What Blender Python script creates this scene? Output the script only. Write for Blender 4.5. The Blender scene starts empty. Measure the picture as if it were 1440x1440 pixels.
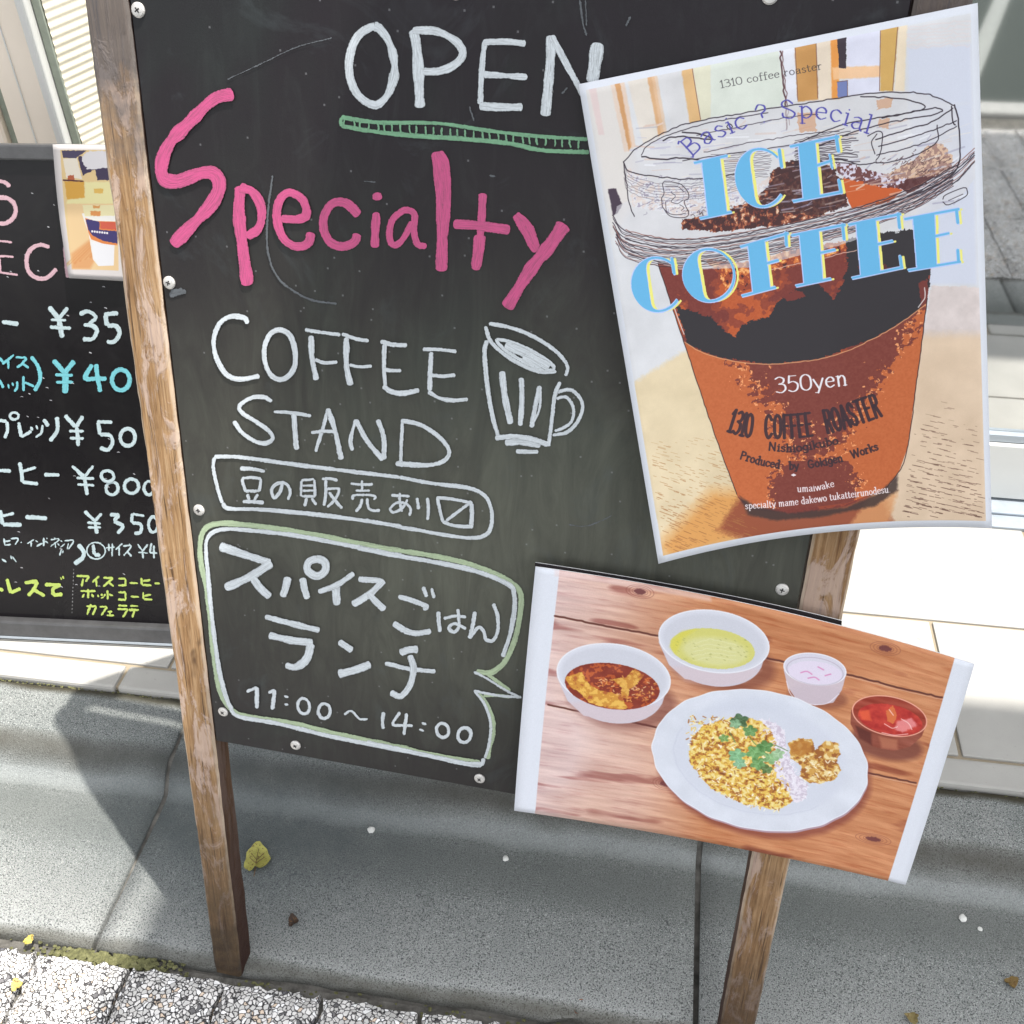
import bpy, bmesh, math, random
import numpy as np
from mathutils import Matrix, Vector
random.seed(7); RNG = np.random.default_rng(11)
R = math.radians
SC = bpy.context.scene
COL = SC.collection

# ------------------------------------------------------------------ camera
CAM_H = 0.965; FPX = 1418.76                     # metres above the gutter; focal length in pixels of a 1440 px frame
PITCH, ROLL, YAW = R(39.72), R(1.168), R(9.508)
_fw = Vector((0, math.cos(PITCH), -math.sin(PITCH))); _rt = Vector((1, 0, 0)); _dn = _fw.cross(_rt)
_Rz = Matrix.Rotation(YAW, 3, 'Z'); _fw = _Rz @ _fw; _rt = _Rz @ _rt; _dn = _Rz @ _dn
_rt, _dn = math.cos(ROLL) * _rt + math.sin(ROLL) * _dn, -math.sin(ROLL) * _rt + math.cos(ROLL) * _dn
cam_data = bpy.data.cameras.new('camera'); cam = bpy.data.objects.new('camera', cam_data); COL.objects.link(cam)
cam_data.sensor_width = 36; cam_data.lens = 36 * FPX / 1440; cam_data.clip_end = 1000; cam_data.clip_start = 0.02
cam.matrix_world = Matrix.Translation((0, 0, CAM_H)) @ Matrix((_rt, -_dn, -_fw)).transposed().to_4x4()
SC.camera = cam
EYE = Vector((0, 0, CAM_H))
def ray(x, y): return _rt * (x - 720) + _dn * (y - 720) + _fw * FPX
def on_ground(x, y, z=0.0):                       # the ground point seen at a pixel of the photograph
    v = ray(x, y); return EYE + v * ((z - CAM_H) / v.z)

# ------------------------------------------------------------------ world, sun, exposure
world = bpy.data.worlds.new('World'); SC.world = world; world.use_nodes = True
wn = world.node_tree.nodes; wl = world.node_tree.links
sky = wn.new('ShaderNodeTexSky'); sky.sky_type = 'NISHITA'; sky.sun_disc = False
SUN = Vector((0.33, -0.003, 1.0)).normalized()
sky.sun_elevation = math.asin(SUN.z); sky.sun_rotation = math.atan2(SUN.x, SUN.y)
sky.air_density = 1.0; sky.dust_density = 2.0; sky.ozone_density = 1.0
bg = wn['Background']; bg.inputs['Strength'].default_value = 0.15
hs = wn.new('ShaderNodeHueSaturation'); hs.inputs['Saturation'].default_value = .17       # a thin white haze over the blue
wl.new(sky.outputs['Color'], hs.inputs['Color']); wl.new(hs.outputs['Color'], bg.inputs['Color'])
sd = bpy.data.lights.new('sun', 'SUN'); sd.energy = 3.0; sd.angle = R(0.55); sd.color = (1.0, 0.955, 0.89)
so = bpy.data.objects.new('sun', sd); COL.objects.link(so); so.rotation_euler = SUN.to_track_quat('Z', 'Y').to_euler()
so.location = (1, 0, 5)
SC.view_settings.view_transform = 'Standard'; SC.view_settings.look = 'None'
SC.view_settings.exposure = 1.48; SC.view_settings.gamma = 1.0; SC.view_settings.use_curve_mapping = False
SC.render.engine = 'CYCLES'

# ------------------------------------------------------------------ small helpers
def srgb(r, g, b):
    f = lambda c: (c / 255 / 12.92) if c <= 10 else ((c / 255 + .055) / 1.055) ** 2.4
    return (f(r), f(g), f(b), 1.0)
class Mat:
    def __init__(s, name, rough=.7, spec=.4, metal=0.0):
        s.m = bpy.data.materials.new(name); s.m.use_nodes = True; s.t = s.m.node_tree
        s.b = s.t.nodes['Principled BSDF']; s.b.inputs['Roughness'].default_value = rough
        s.b.inputs['Specular IOR Level'].default_value = spec; s.b.inputs['Metallic'].default_value = metal
    def n(s, typ, **k):
        x = s.t.nodes.new('ShaderNode' + typ)
        for a, v in k.items():
            if a.startswith('i_'):
                x.inputs[a[2:].replace('_', ' ')].default_value = v
            else: setattr(x, a, v)
        return x
    def l(s, a, b): s.t.links.new(a, b)
    def coord(s, kind='Object', scale=(1, 1, 1), loc=(0, 0, 0)):
        c = s.n('TexCoord'); m = s.n('Mapping'); m.inputs['Scale'].default_value = scale; m.inputs['Location'].default_value = loc
        s.l(c.outputs[kind], m.inputs['Vector']); return m.outputs[0]
    def noise(s, vec, scale, detail=4, rough=.55, dist=0.0):
        x = s.n('TexNoise'); x.inputs['Scale'].default_value = scale; x.inputs['Detail'].default_value = detail
        x.inputs['Roughness'].default_value = rough; x.inputs['Distortion'].default_value = dist
        s.l(vec, x.inputs['Vector']); return x.outputs['Fac']
    def ramp(s, fac, stops, interp='LINEAR'):
        x = s.n('ValToRGB'); e = x.color_ramp; e.interpolation = interp
        while len(e.elements) < len(stops): e.elements.new(.5)
        for el, (p, c) in zip(e.elements, stops):
            el.position = p; el.color = c if len(c) == 4 else (*c, 1)
        s.l(fac, x.inputs['Fac']); return x.outputs['Color']
    def mix(s, fac, a, b, mode='MIX'):
        x = s.n('Mix', data_type='RGBA', blend_type=mode)
        for inp, v in ((x.inputs[0], fac), (x.inputs[6], a), (x.inputs[7], b)):
            if hasattr(v, 'is_output'): s.l(v, inp)
            elif isinstance(v, (int, float)): inp.default_value = v
            else: inp.default_value = v if len(v) == 4 else (*v, 1)
        return x.outputs[2]
    def math(s, op, a, b=0.0, clamp=False):
        x = s.n('Math', operation=op, use_clamp=clamp)
        for inp, v in ((x.inputs[0], a), (x.inputs[1], b)):
            if hasattr(v, 'is_output'): s.l(v, inp)
            else: inp.default_value = v
        return x.outputs[0]
    def sep(s, vec):
        x = s.n('SeparateXYZ'); s.l(vec, x.inputs[0]); return x.outputs
    def color(s, c):
        if hasattr(c, 'is_output'): s.l(c, s.b.inputs['Base Color'])
        else: s.b.inputs['Base Color'].default_value = c if len(c) == 4 else (*c, 1)
        return s
    def bump(s, h, dist=.001, strength=1.0):
        x = s.n('Bump'); x.inputs['Distance'].default_value = dist; x.inputs['Strength'].default_value = strength
        s.l(h, x.inputs['Height']); s.l(x.outputs[0], s.b.inputs['Normal']); return s
def BW(v): return (v, v, v, 1)

def link(name, me, mat=None, parent=None, mw=None):
    o = bpy.data.objects.new(name, me); COL.objects.link(o)
    if mat is not None and not me.materials: me.materials.append(mat.m if isinstance(mat, Mat) else mat)
    mw = mw or Matrix.Identity(4)
    if parent is not None:
        o.parent = parent; o.matrix_basis = PINV(parent) @ mw
    else: o.matrix_basis = mw
    return o
def WM(o):                                        # world matrix without a depsgraph update
    return (WM(o.parent) @ o.matrix_basis) if o.parent else o.matrix_basis.copy()
def PINV(p): return WM(p).inverted()
def mesh(name, verts, faces, uvs=None, smooth=False):
    me = bpy.data.meshes.new(name); me.from_pydata([tuple(v) for v in verts], [], faces)
    if uvs is not None:
        ul = me.uv_layers.new(name='UVMap')
        li = np.empty(len(me.loops), dtype=np.int32); me.loops.foreach_get('vertex_index', li)
        ul.data.foreach_set('uv', np.asarray(uvs, dtype=np.float32)[li].ravel())
    if smooth: me.polygons.foreach_set('use_smooth', [True] * len(me.polygons))
    me.update(); return me
def bm_mesh(name, bm, smooth=False):
    me = bpy.data.meshes.new(name); bmesh.ops.recalc_face_normals(bm, faces=bm.faces); bm.to_mesh(me); bm.free()
    if smooth: me.polygons.foreach_set('use_smooth', [True] * len(me.polygons))
    return me
def box_bm(bm, x0, x1, y0, y1, z0, z1, bev=0.0, seg=1):
    r = bmesh.ops.create_cube(bm, size=1.0); vs = r['verts']
    bmesh.ops.scale(bm, vec=(x1 - x0, y1 - y0, z1 - z0), verts=vs)
    bmesh.ops.translate(bm, vec=((x0 + x1) / 2, (y0 + y1) / 2, (z0 + z1) / 2), verts=vs)
    if bev > 0:
        es = list({e for v in vs for e in v.link_edges})
        bmesh.ops.bevel(bm, geom=es, offset=bev, segments=seg, profile=.6, affect='EDGES')
def box(name, x0, x1, y0, y1, z0, z1, mat, parent=None, bev=0.0, mw=None, seg=1):
    bm = bmesh.new(); box_bm(bm, x0, x1, y0, y1, z0, z1, bev, seg); return link(name, bm_mesh(name, bm), mat, parent, mw)
def tag(o, label=None, cat=None, group=None, kind=None):
    if label: o['label'] = label
    if cat: o['category'] = cat
    if group: o['group'] = group
    if kind: o['kind'] = kind
    return o
def empty(name, loc, label, cat, group=None, kind=None):
    o = bpy.data.objects.new(name, None); COL.objects.link(o); o.empty_display_size = .05
    o.matrix_basis = Matrix.Translation(loc); return tag(o, label, cat, group, kind)

# ------------------------------------------------------------------ frames of the two boards
def frame(U, W, O):
    U = U.normalized(); W = W.normalized(); B = W.cross(U)      # B points away from the reader, behind the board
    m = Matrix.Identity(4)
    for i in range(3): m[i][0], m[i][1], m[i][2], m[i][3] = U[i], B[i], W[i], O[i]
    return m
BU, BT = R(-3.757), R(13.843)
_U = Vector((math.cos(BU), math.sin(BU), 0)); _Nh = Vector((-math.sin(BU), math.cos(BU), 0))
_W = Vector((0, 0, math.cos(BT))) + _Nh * math.sin(BT)
FOOT = on_ground(318, 1366)
BF = frame(_U, _W, FOOT)                          # sandwich board: local x along it, y backwards, z up the board
BFI = BF.inverted()
MT = 0.26
MO = on_ground(235, 901, .047); _mu = (MO - on_ground(0, 890, .047)).normalized(); _mn = Vector((-_mu.y, _mu.x, 0))
MF = frame(_mu, _mn * math.sin(MT) + Vector((0, 0, math.cos(MT))), MO)   # menu board
MFI = MF.inverted()
def hit(inv, x, y, h=0.0):                        # pixel -> local coordinates on a board's face, h metres in front of it
    o = inv @ EYE; d = inv.to_3x3() @ ray(x, y); t = (-h - o.y) / d.y; return o + d * t
# ------------------------------------------------------------------ materials
def m_wood(name, dark=0.0, seed=0.0, uc=None):
    M = Mat(name, rough=.72, spec=.3)
    v = M.coord('Object', (1, 1, .07), (seed, seed * 2, seed))
    v1 = M.coord('Object', (1, 1, .3), (seed * 3, 0, seed))
    v = M.coord('Object', (1, 1, .045), (seed, seed * 2, seed)); g = M.noise(v, 420, 5, .75, .4); g2 = M.noise(v, 95, 4, .6, 1.0); p = M.noise(v1, 46, 7, .72, 1.0); ck = M.noise(M.coord('Object', (1, 1, .03), (seed, 9, 1)), 520, 3, .6, .2)
    c = M.ramp(g, [(.30, (.08, .035, .013)), (.42, (.20, .105, .042)), (.52, (.34, .205, .098)), (.66, (.50, .345, .20))])
    c2 = M.ramp(g2, [(.32, (.12, .055, .022)), (.5, (.30, .175, .08)), (.68, (.44, .29, .165))])
    c = M.mix(.45, c, c2)
    pale = M.ramp(p, [(.50, BW(0)), (.56, BW(1))])
    c = M.mix(M.ramp(ck, [(.34, BW(.85)), (.42, BW(0))]), c, (.05, .025, .012, 1))
    c = M.mix(M.math('MULTIPLY', pale, .62), c, (.52, .40, .34, 1))
    kn = M.noise(M.coord('Object', (1, 1, .45), (seed, 4, 2)), 34, 3, .5, .3); c = M.mix(M.ramp(kn, [(.70, BW(0)), (.76, BW(.8))]), c, (.06, .028, .012, 1))
    if uc is not None:                             # worn pale arrises
        ex = M.math('ABSOLUTE', M.math('SUBTRACT', M.sep(M.coord('Object'))[0], uc)); ex = M.math('ADD', ex, M.math('MULTIPLY', M.math('SUBTRACT', M.noise(v1, 150, 4), .5), .0035))
        c = M.mix(M.math('MULTIPLY', M.ramp(M.math('MULTIPLY', ex, 50), [(.60, BW(0)), (.66, BW(1))]), .6), c, (.58, .47, .36, 1))
    # dirt climbing from the foot, greyer near the top
    z = M.sep(M.coord('Object'))[2]
    lo = M.noise(M.coord('Object'), 22, 5, .7)
    d = M.math('SUBTRACT', 1.25, M.math('MULTIPLY', z, 4.6)); d = M.math('ADD', d, M.math('MULTIPLY', M.math('SUBTRACT', lo, .5), 1.6), True)
    c = M.mix(M.math('MULTIPLY', d, .95), c, M.mix(M.ramp(lo, [(.4, BW(0)), (.65, BW(1))]), (.010, .006, .004, 1), (.075, .048, .024, 1)))
    u = M.math('MULTIPLY', M.math('SUBTRACT', z, .735), 16); u = M.math('ADD', u, M.math('MULTIPLY', M.math('SUBTRACT', lo, .5), 3.0), True)
    c = M.mix(M.math('MULTIPLY', u, .85), c, (.085, .082, .085, 1))
    if dark: c = M.mix(dark, c, (.03, .009, .006, 1))
    M.color(c); M.bump(M.math('ADD', g, M.math('MULTIPLY', pale, .4)), .0011, .8); return M
_ul, _ur = hit(BFI, 303, 1045).x, hit(BFI, 1121, 855).x
WOOD = m_wood('weathered_wood', 0, 0, _ul - .0155); WOOD2 = m_wood('weathered_wood_b', .18, 3.7, _ur + .0155)

def m_chalkboard():
    M = Mat('chalkboard', rough=.42, spec=.22)
    v = M.coord('Object')
    a = M.noise(v, 4.5, 4, .6, .8); b = M.noise(v, 700, 3, .7); s = M.noise(M.coord('Object', (1, 1, .25)), 45, 5, .7, 1.5)
    c = M.ramp(a, [(.36, (.0125, .0085, .0125)), (.54, (.013, .0105, .013)), (.70, (.016, .020, .019))])
    c = M.mix(M.ramp(s, [(.5, BW(0)), (.8, BW(.25))]), c, (.036, .042, .041, 1))
    # wiped chalk residue and the street's reflection, painted pale over the lower middle
    vo = M.n('VectorMath', operation='DISTANCE') if False else None
    xyz = M.sep(v); wob2 = M.math('MULTIPLY', M.math('SUBTRACT', M.noise(v, 3.2, 3), .5), .22)
    ex = M.math('DIVIDE', M.math('SUBTRACT', xyz[0], .27), .33); ez = M.math('DIVIDE', M.math('ADD', M.math('SUBTRACT', xyz[2], .495), wob2), .17)
    rr = M.math('ADD', M.math('MULTIPLY', ex, ex), M.math('MULTIPLY', ez, ez))
    dust_sheen = M.math('POWER', 2.718, M.math('MULTIPLY', rr, -1.0))
    dust_sheen = M.math('MULTIPLY', dust_sheen, M.math('ADD', .62, M.math('MULTIPLY', M.math('SUBTRACT', s, .5), .9)))
    c = M.mix(M.math('MULTIPLY', dust_sheen, .95, True), c, (.125, .130, .100, 1))
    sm = M.noise(M.coord('Object', (1, 1, 1), (3, 1, 7)), 11, 5, .7, 2.2)
    c = M.mix(M.ramp(sm, [(.56, BW(0)), (.78, BW(.30))]), c, (.07, .085, .09, 1))
    w = M.n('TexWhiteNoise'); sn = M.n('Vector' + 'Math', operation='SNAP')
    M.l(v, sn.inputs[0]); sn.inputs[1].default_value = (.0012, .0012, .0012); M.l(sn.outputs[0], w.inputs['Vector'])
    sp = M.math('GREATER_THAN', w.outputs['Value'], .9988)
    c = M.mix(M.math('MULTIPLY', sp, .16), c, (.5, .5, .52, 1))
    M.color(c); r = M.ramp(a, [(.3, BW(.34)), (.7, BW(.52))]); M.l(r, M.b.inputs['Roughness'])
    M.bump(b, .00015, .5); return M
BOARD = m_chalkboard()
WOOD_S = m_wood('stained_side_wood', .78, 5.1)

def m_chalk(name, col, thin=.25, dark=(.05, .05, .055), rough=.6):
    M = Mat(name, rough=rough, spec=.35)
    u = M.coord('UV', (.05, .75, 1)); o = M.coord('Object')
    st = M.noise(u, 9.0, 5, .75, .4); gr = M.noise(o, 560, 4, .8); bl = M.noise(o, 140, 4, .6)
    c = M.mix(M.ramp(st, [(.42, BW(.9)), (.52, BW(0))]), (*col, 1), (*[x * .55 + .02 for x in col], 1))
    c = M.mix(M.ramp(bl, [(.6, BW(0)), (.8, BW(.3))]), c, (*[min(.9, x * 1.2 + .03) for x in col], 1))
    x = M.sep(M.coord('UV'))[1]                    # across the stroke, -1..1: the edges are thinner
    e = M.math('POWER', M.math('ABSOLUTE', x), 5.0)
    th = M.math('ADD', M.math('MULTIPLY', e, .75), M.math('MULTIPLY', M.math('SUBTRACT', M.math('ADD', M.math('MULTIPLY', gr, .7), M.math('MULTIPLY', st, .5)), .70 - thin * .16), 3.4), True)
    c = M.mix(th, c, (*dark, 1))
    M.color(c); M.bump(M.math('ADD', st, M.math('MULTIPLY', gr, .6)), .0003, .6); return M
CH_W = m_chalk('chalk_white', (.57, .61, .635), .2); CH_P = m_chalk('chalk_pink', (.50, .075, .20), .02)
CH_G = m_chalk('chalk_green', (.17, .36, .21), .35); CH_Y = m_chalk('chalk_yellow_green', (.38, .47, .30), .3)
PN_W = m_chalk('marker_pale_blue', (.40, .49, .51), .05, (.02, .02, .02)); PN_C = m_chalk('marker_cyan', (.13, .42, .47), .05, (.02, .02, .02))
PN_P = m_chalk('marker_pink', (.50, .32, .36), .0, (.02, .02, .02)); PN_G = m_chalk('marker_lime', (.38, .48, .10), .05, (.02, .02, .02))

def m_concrete():
    M = Mat('gutter_concrete', rough=.9, spec=.2)
    v = M.coord('Object')
    big = M.noise(v, 5, 5, .6, .5); mid = M.noise(v, 30, 5, .7); fine = M.noise(v, 640, 2, .6); grit = M.noise(v, 1100, 2, .6)
    c = M.ramp(big, [(.3, (.145, .16, .155)), (.55, (.205, .216, .208)), (.75, (.27, .27, .258))])
    c = M.mix(M.ramp(mid, [(.35, BW(.5)), (.6, BW(0))]), c, (.16, .172, .165, 1))
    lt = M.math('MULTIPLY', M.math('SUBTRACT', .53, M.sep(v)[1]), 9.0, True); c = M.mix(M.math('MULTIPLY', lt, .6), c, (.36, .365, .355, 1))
    c = M.mix(M.ramp(M.noise(v, 75, 5, .75, 1.0), [(.56, BW(0)), (.68, BW(.45))]), c, (.10, .107, .10, 1))
    c = M.mix(M.ramp(fine, [(.40, BW(1)), (.48, BW(0))]), c, (.07, .075, .074, 1))
    c = M.mix(M.ramp(grit, [(.56, BW(0)), (.66, BW(.9))]), c, (.46, .47, .45, 1))
    y = M.sep(v)[1]; wob = M.math('MULTIPLY', M.math('SUBTRACT', M.noise(v, 7, 2), .5), .022)
    yy = M.math('ADD', y, wob)
    def band(c0, hw, amt, col):                   # dirt and wear lying along the gutter
        nonlocal c
        d = M.math('DIVIDE', M.math('ABSOLUTE', M.math('SUBTRACT', yy, c0)), hw)
        f = M.math('SUBTRACT', 1.0, d, True); f = M.math('MULTIPLY', M.math('MULTIPLY', f, M.math('SUBTRACT', 2.0, f)), M.math('MULTIPLY', amt, M.math('ADD', .55, M.math('MULTIPLY', mid, .8))), True)
        c = M.mix(f, c, col)
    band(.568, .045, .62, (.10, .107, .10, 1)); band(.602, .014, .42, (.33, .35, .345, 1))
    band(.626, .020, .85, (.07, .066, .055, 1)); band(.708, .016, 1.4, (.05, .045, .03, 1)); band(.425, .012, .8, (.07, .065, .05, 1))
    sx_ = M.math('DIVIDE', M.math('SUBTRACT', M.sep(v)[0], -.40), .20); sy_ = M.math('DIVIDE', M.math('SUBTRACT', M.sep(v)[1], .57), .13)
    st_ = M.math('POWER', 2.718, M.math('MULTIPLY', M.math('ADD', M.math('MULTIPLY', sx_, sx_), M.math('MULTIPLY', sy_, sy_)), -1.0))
    c = M.mix(M.math('MULTIPLY', st_, M.math('ADD', .25, M.math('MULTIPLY', mid, .8)), True), c, (.055, .066, .070, 1))      # deeper shade by the post, painted into the concrete
    M.color(c); M.bump(M.math('ADD', fine, M.math('MULTIPLY', mid, .8)), .0016, .9); return M
CONC = m_concrete()
def m_granite(name, base=.52):
    M = Mat(name, rough=.85, spec=.25)
    v = M.coord('Object')
    dv = M.n('Vector' + 'Math', operation='ADD'); nn = M.n('TexNoise'); nn.inputs['Scale'].default_value = 260; M.l(v, nn.inputs['Vector'])
    sc = M.n('Vector' + 'Math', operation='SCALE'); sc.inputs['Scale'].default_value = .004; M.l(nn.outputs['Color'], sc.inputs[0])
    M.l(v, dv.inputs[0]); M.l(sc.outputs[0], dv.inputs[1])
    vo = M.n('TexVoronoi', feature='DISTANCE_TO_EDGE'); vo.inputs['Scale'].default_value = 225; M.l(dv.outputs[0], vo.inputs['Vector'])
    vc = M.n('TexVoronoi'); vc.inputs['Scale'].default_value = 225; M.l(dv.outputs[0], vc.inputs['Vector'])
    r = M.sep(vc.outputs['Color'])[0]
    c = M.ramp(r, [(0, (.10, .10, .11)), (.03, (base * .75, base * .74, base * .72)), (.45, (base, base * .98, base * .96)), (.8, (base * 1.25,) * 3), (.93, (base * .9, base * .72, base * .56))], 'CONSTANT')
    big = M.noise(v, 9, 3); c = M.mix(M.ramp(big, [(.4, BW(0)), (.7, BW(.25))]), c, (.4, .37, .33, 1))
    gap = M.ramp(M.math('ADD', vo.outputs['Distance'], M.math('MULTIPLY', M.noise(v, 120, 3), .10)), [(.085, BW(1)), (.15, BW(0))])
    c = M.mix(gap, c, (.045, .043, .045, 1)); M.color(c)
    M.bump(M.math('SUBTRACT', 1.0, gap), .0018, .9); return M
GRAN = m_granite('granite_aggregate', .72)
def m_tile():
    M = Mat('step_tile', rough=.55, spec=.35); v = M.coord('Object')
    a = M.noise(v, 8, 4); f = M.noise(v, 500, 3, .8); p = M.noise(v, 130, 4, .7)
    c = M.ramp(a, [(.35, (.32, .312, .29)), (.65, (.375, .365, .34))]); c = M.mix(M.ramp(p, [(.64, BW(0)), (.78, BW(.75))]), c, (.2, .18, .17, 1))
    c = M.mix(M.ramp(f, [(.6, BW(0)), (.8, BW(.5))]), c, (.25, .24, .23, 1)); M.color(c); M.bump(f, .0003, .5); return M
TILE = m_tile()
def m_flat(name, col, rough=.6, spec=.4, metal=0.0, var=.12, sc=40, bump=.0003):
    M = Mat(name, rough, spec, metal); v = M.coord('Object'); a = M.noise(v, sc, 5, .65)
    c = M.mix(M.ramp(a, [(.3, BW(0)), (.7, BW(1))]), tuple(x * (1 - var) for x in col), tuple(min(.95, x * (1 + var)) for x in col))
    M.color(c)
    if bump: M.bump(M.noise(v, sc * 8, 3), bump, .5)
    return M
GROUT = m_flat('grout', (.27, .225, .16)); GROUT_D = m_flat('joint_dirt', (.11, .105, .095), .95, .1, 0, .5, 60, .002)
ASPH = m_flat('asphalt', (.042, .050, .046), .9, .2, 0, .35, 160, .002); PAINT = m_flat('road_paint', (.20, .21, .20), .7, .3, 0, .25, 60)
ALU = m_flat('aluminium_white', (.60, .60, .575), .4, .5, 0, .03, 12); ALU_G = m_flat('aluminium_grey', (.34, .38, .42), .35, .5, .3, .1, 30)
BEIGE = m_flat('beige_panel', (.80, .71, .60), .6, .3, 0, .05, 6); GRNCH = m_flat('green_grey_channel', (.30, .33, .27), .55, .3, 0, .12, 50)
RIB = m_flat('ribbed_cream', (.74, .68, .54), .5, .4, 0, .06, 20); STEEL = m_flat('screw_steel', (.62, .6, .57), .45, .5, .55, .25, 300)
DARKM = m_flat('dark_recess', (.03, .028, .028), .8, .1); PAPER_BACK = m_flat('paper_back', (.7, .7, .7), .8, .2, 0, .03)
MFRAME = m_flat('menu_frame', (.06, .06, .062), .38, .5, .2, .2, 60); BLOCKER_CLOTH = m_flat('blocker_cloth', (.30, .27, .22), .8, .2, 0, .1, 20)
PEB = m_flat('pebble_white', (.6, .6, .57), .8); BLOCKER_METAL = m_flat('blocker_metal', (.25, .25, .26), .4, .5, .6)
def m_gloss():
    M = Mat('glossy_black_panel', rough=.13, spec=.22); v = M.coord('Object')
    a = M.noise(v, 60, 5, .7, 1); s = M.noise(M.coord('Object', (1, 1, 1), (5, 5, 2)), 9, 4, .7, 1.5)
    c = M.mix(M.ramp(s, [(.5, BW(0)), (.8, BW(.3))]), (.007, .006, .007, 1), (.022, .022, .020, 1)); M.color(c)
    M.l(M.ramp(a, [(.3, BW(.10)), (.8, BW(.26))]), M.b.inputs['Roughness']); M.bump(M.noise(v, 6, 2), .0012, .5); return M
GLOSS = m_gloss()
def m_glass():
    M = Mat('reflective_glass', rough=.035, spec=.5, metal=1.0); v = M.coord('Object')
    a = M.noise(v, 14, 4); M.color(M.mix(a, (.58, .60, .60, 1), (.68, .69, .68, 1))); return M
GLASS = m_glass()
def m_moss():
    M = Mat('moss', rough=.95, spec=.1); v = M.coord('Object'); a = M.noise(v, 160, 4, .7)
    M.color(M.ramp(a, [(.3, (.05, .05, .028)), (.55, (.13, .13, .06)), (.75, (.20, .19, .11))])); M.bump(a, .002, 1); return M
MOSS = m_moss()

# ------------------------------------------------------------------ strokes: handwriting as raised ribbons
def catmull(P, step=1.2):
    P = [np.array(p, float) for p in P]
    if len(P) == 2: pts = [P[0] + (P[1] - P[0]) * t for t in np.linspace(0, 1, max(3, int(np.linalg.norm(P[1] - P[0]) / step)))]; return np.array(pts)
    closed = np.allclose(P[0], P[-1]) and len(P) > 3
    ext = ([P[-2]] if closed else [2 * P[0] - P[1]]) + P + ([P[1]] if closed else [2 * P[-1] - P[-2]])
    out = []
    for i in range(1, len(ext) - 2):
        p0, p1, p2, p3 = ext[i - 1:i + 3]; n = max(2, int(np.linalg.norm(p2 - p1) / step))
        for t in np.arange(n) / n:
            out.append(.5 * ((2 * p1) + (-p0 + p2) * t + (2 * p0 - 5 * p1 + 4 * p2 - p3) * t * t + (-p0 + 3 * p1 - 3 * p2 + p3) * t ** 3))
    out.append(ext[-2]); return np.array(out)
def smooth_noise(n, k, amp):
    r = RNG.normal(size=n // k + 4); x = np.arange(n) / k; i = x.astype(int); f = x - i; f = f * f * (3 - 2 * f)
    return amp * (r[i] * (1 - f) + r[i + 1] * f)
LAYER = [0]
def ribbons(name, strokes, mat, parent, inv, mw, h0=.0004, rough=1.0, taper=1.0, label=None):
    """strokes: list of (width px, [(x, y), ...]) in photo pixels, laid on the board face."""
    V, F, UV = [], [], []
    for w, pts in strokes:
        c = catmull(pts, 1.3); n = len(c)
        if n < 3: continue
        d = np.gradient(c, axis=0); d /= np.linalg.norm(d, axis=1)[:, None] + 1e-9; nr = np.stack([-d[:, 1], d[:, 0]], 1)
        s = np.concatenate([[0], np.cumsum(np.linalg.norm(np.diff(c, axis=0), axis=1))]); L = s[-1]
        closed = np.allclose(c[0], c[-1], atol=.6)
        hw = w / 2 * (1 + smooth_noise(n, 12, .09 * rough)); cap = w * .32 * taper
        if not closed:
            e = np.minimum(s, L - s); k = np.clip(e / cap, 0, 1); hw = hw * (.35 + .65 * np.sqrt(1 - (1 - k) ** 2))
        jl = RNG.normal(size=n) * .26 * rough + smooth_noise(n, 6, .12 * rough); jr = RNG.normal(size=n) * .26 * rough + smooth_noise(n, 6, .12 * rough)
        LAYER[0] = (LAYER[0] + 1) % 24; h = h0 + LAYER[0] * .00003
        b = len(V)
        for i in range(n):
            hh = h + .00002 * i / n
            for k, (q, dh) in enumerate(((c[i] + nr[i] * (hw[i] + jl[i]), 0), (c[i] + nr[i] * hw[i] * .55, .00002), (c[i] - nr[i] * hw[i] * .55, .00002), (c[i] - nr[i] * (hw[i] + jr[i]), 0))):
                V.append(hit(inv, q[0], q[1], hh + dh)); UV.append((s[i] / 12 + b * .37, (1, .55, -.55, -1)[k] ))
            if i:
                for k in range(3): a = b + (i - 1) * 4 + k; F.append((a, a + 1, a + 5, a + 4))
    o = link(name, mesh(name, V, F, UV, True), mat, parent, mw)
    if label: o['label'] = label
    return o
def Z(ox, oy, sc):                                # strokes noted in an enlarged crop -> photo pixels
    return lambda w, *p: (w / sc, [(ox + a / sc, oy + b / sc) for a, b in zip(p[0::2], p[1::2])])
def ell(cx, cy, rx, ry, rot=0.0, n=14, a0=0, a1=360):
    out = []
    for k in range(n + 1):
        a = R(a0 + (a1 - a0) * k / n); x, y = rx * math.cos(a), ry * math.sin(a)
        out += [cx + x * math.cos(R(rot)) - y * math.sin(R(rot)), cy + x * math.sin(R(rot)) + y * math.cos(R(rot))]
    return out
# ================================================================== THE SETTING
ground = link('ground', mesh('ground', [(-300, -300, -.06), (300, -300, -.06), (300, 300, -.06), (-300, 300, -.06)], [(0, 1, 2, 3)]), ASPH); tag(ground, kind='structure')
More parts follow.
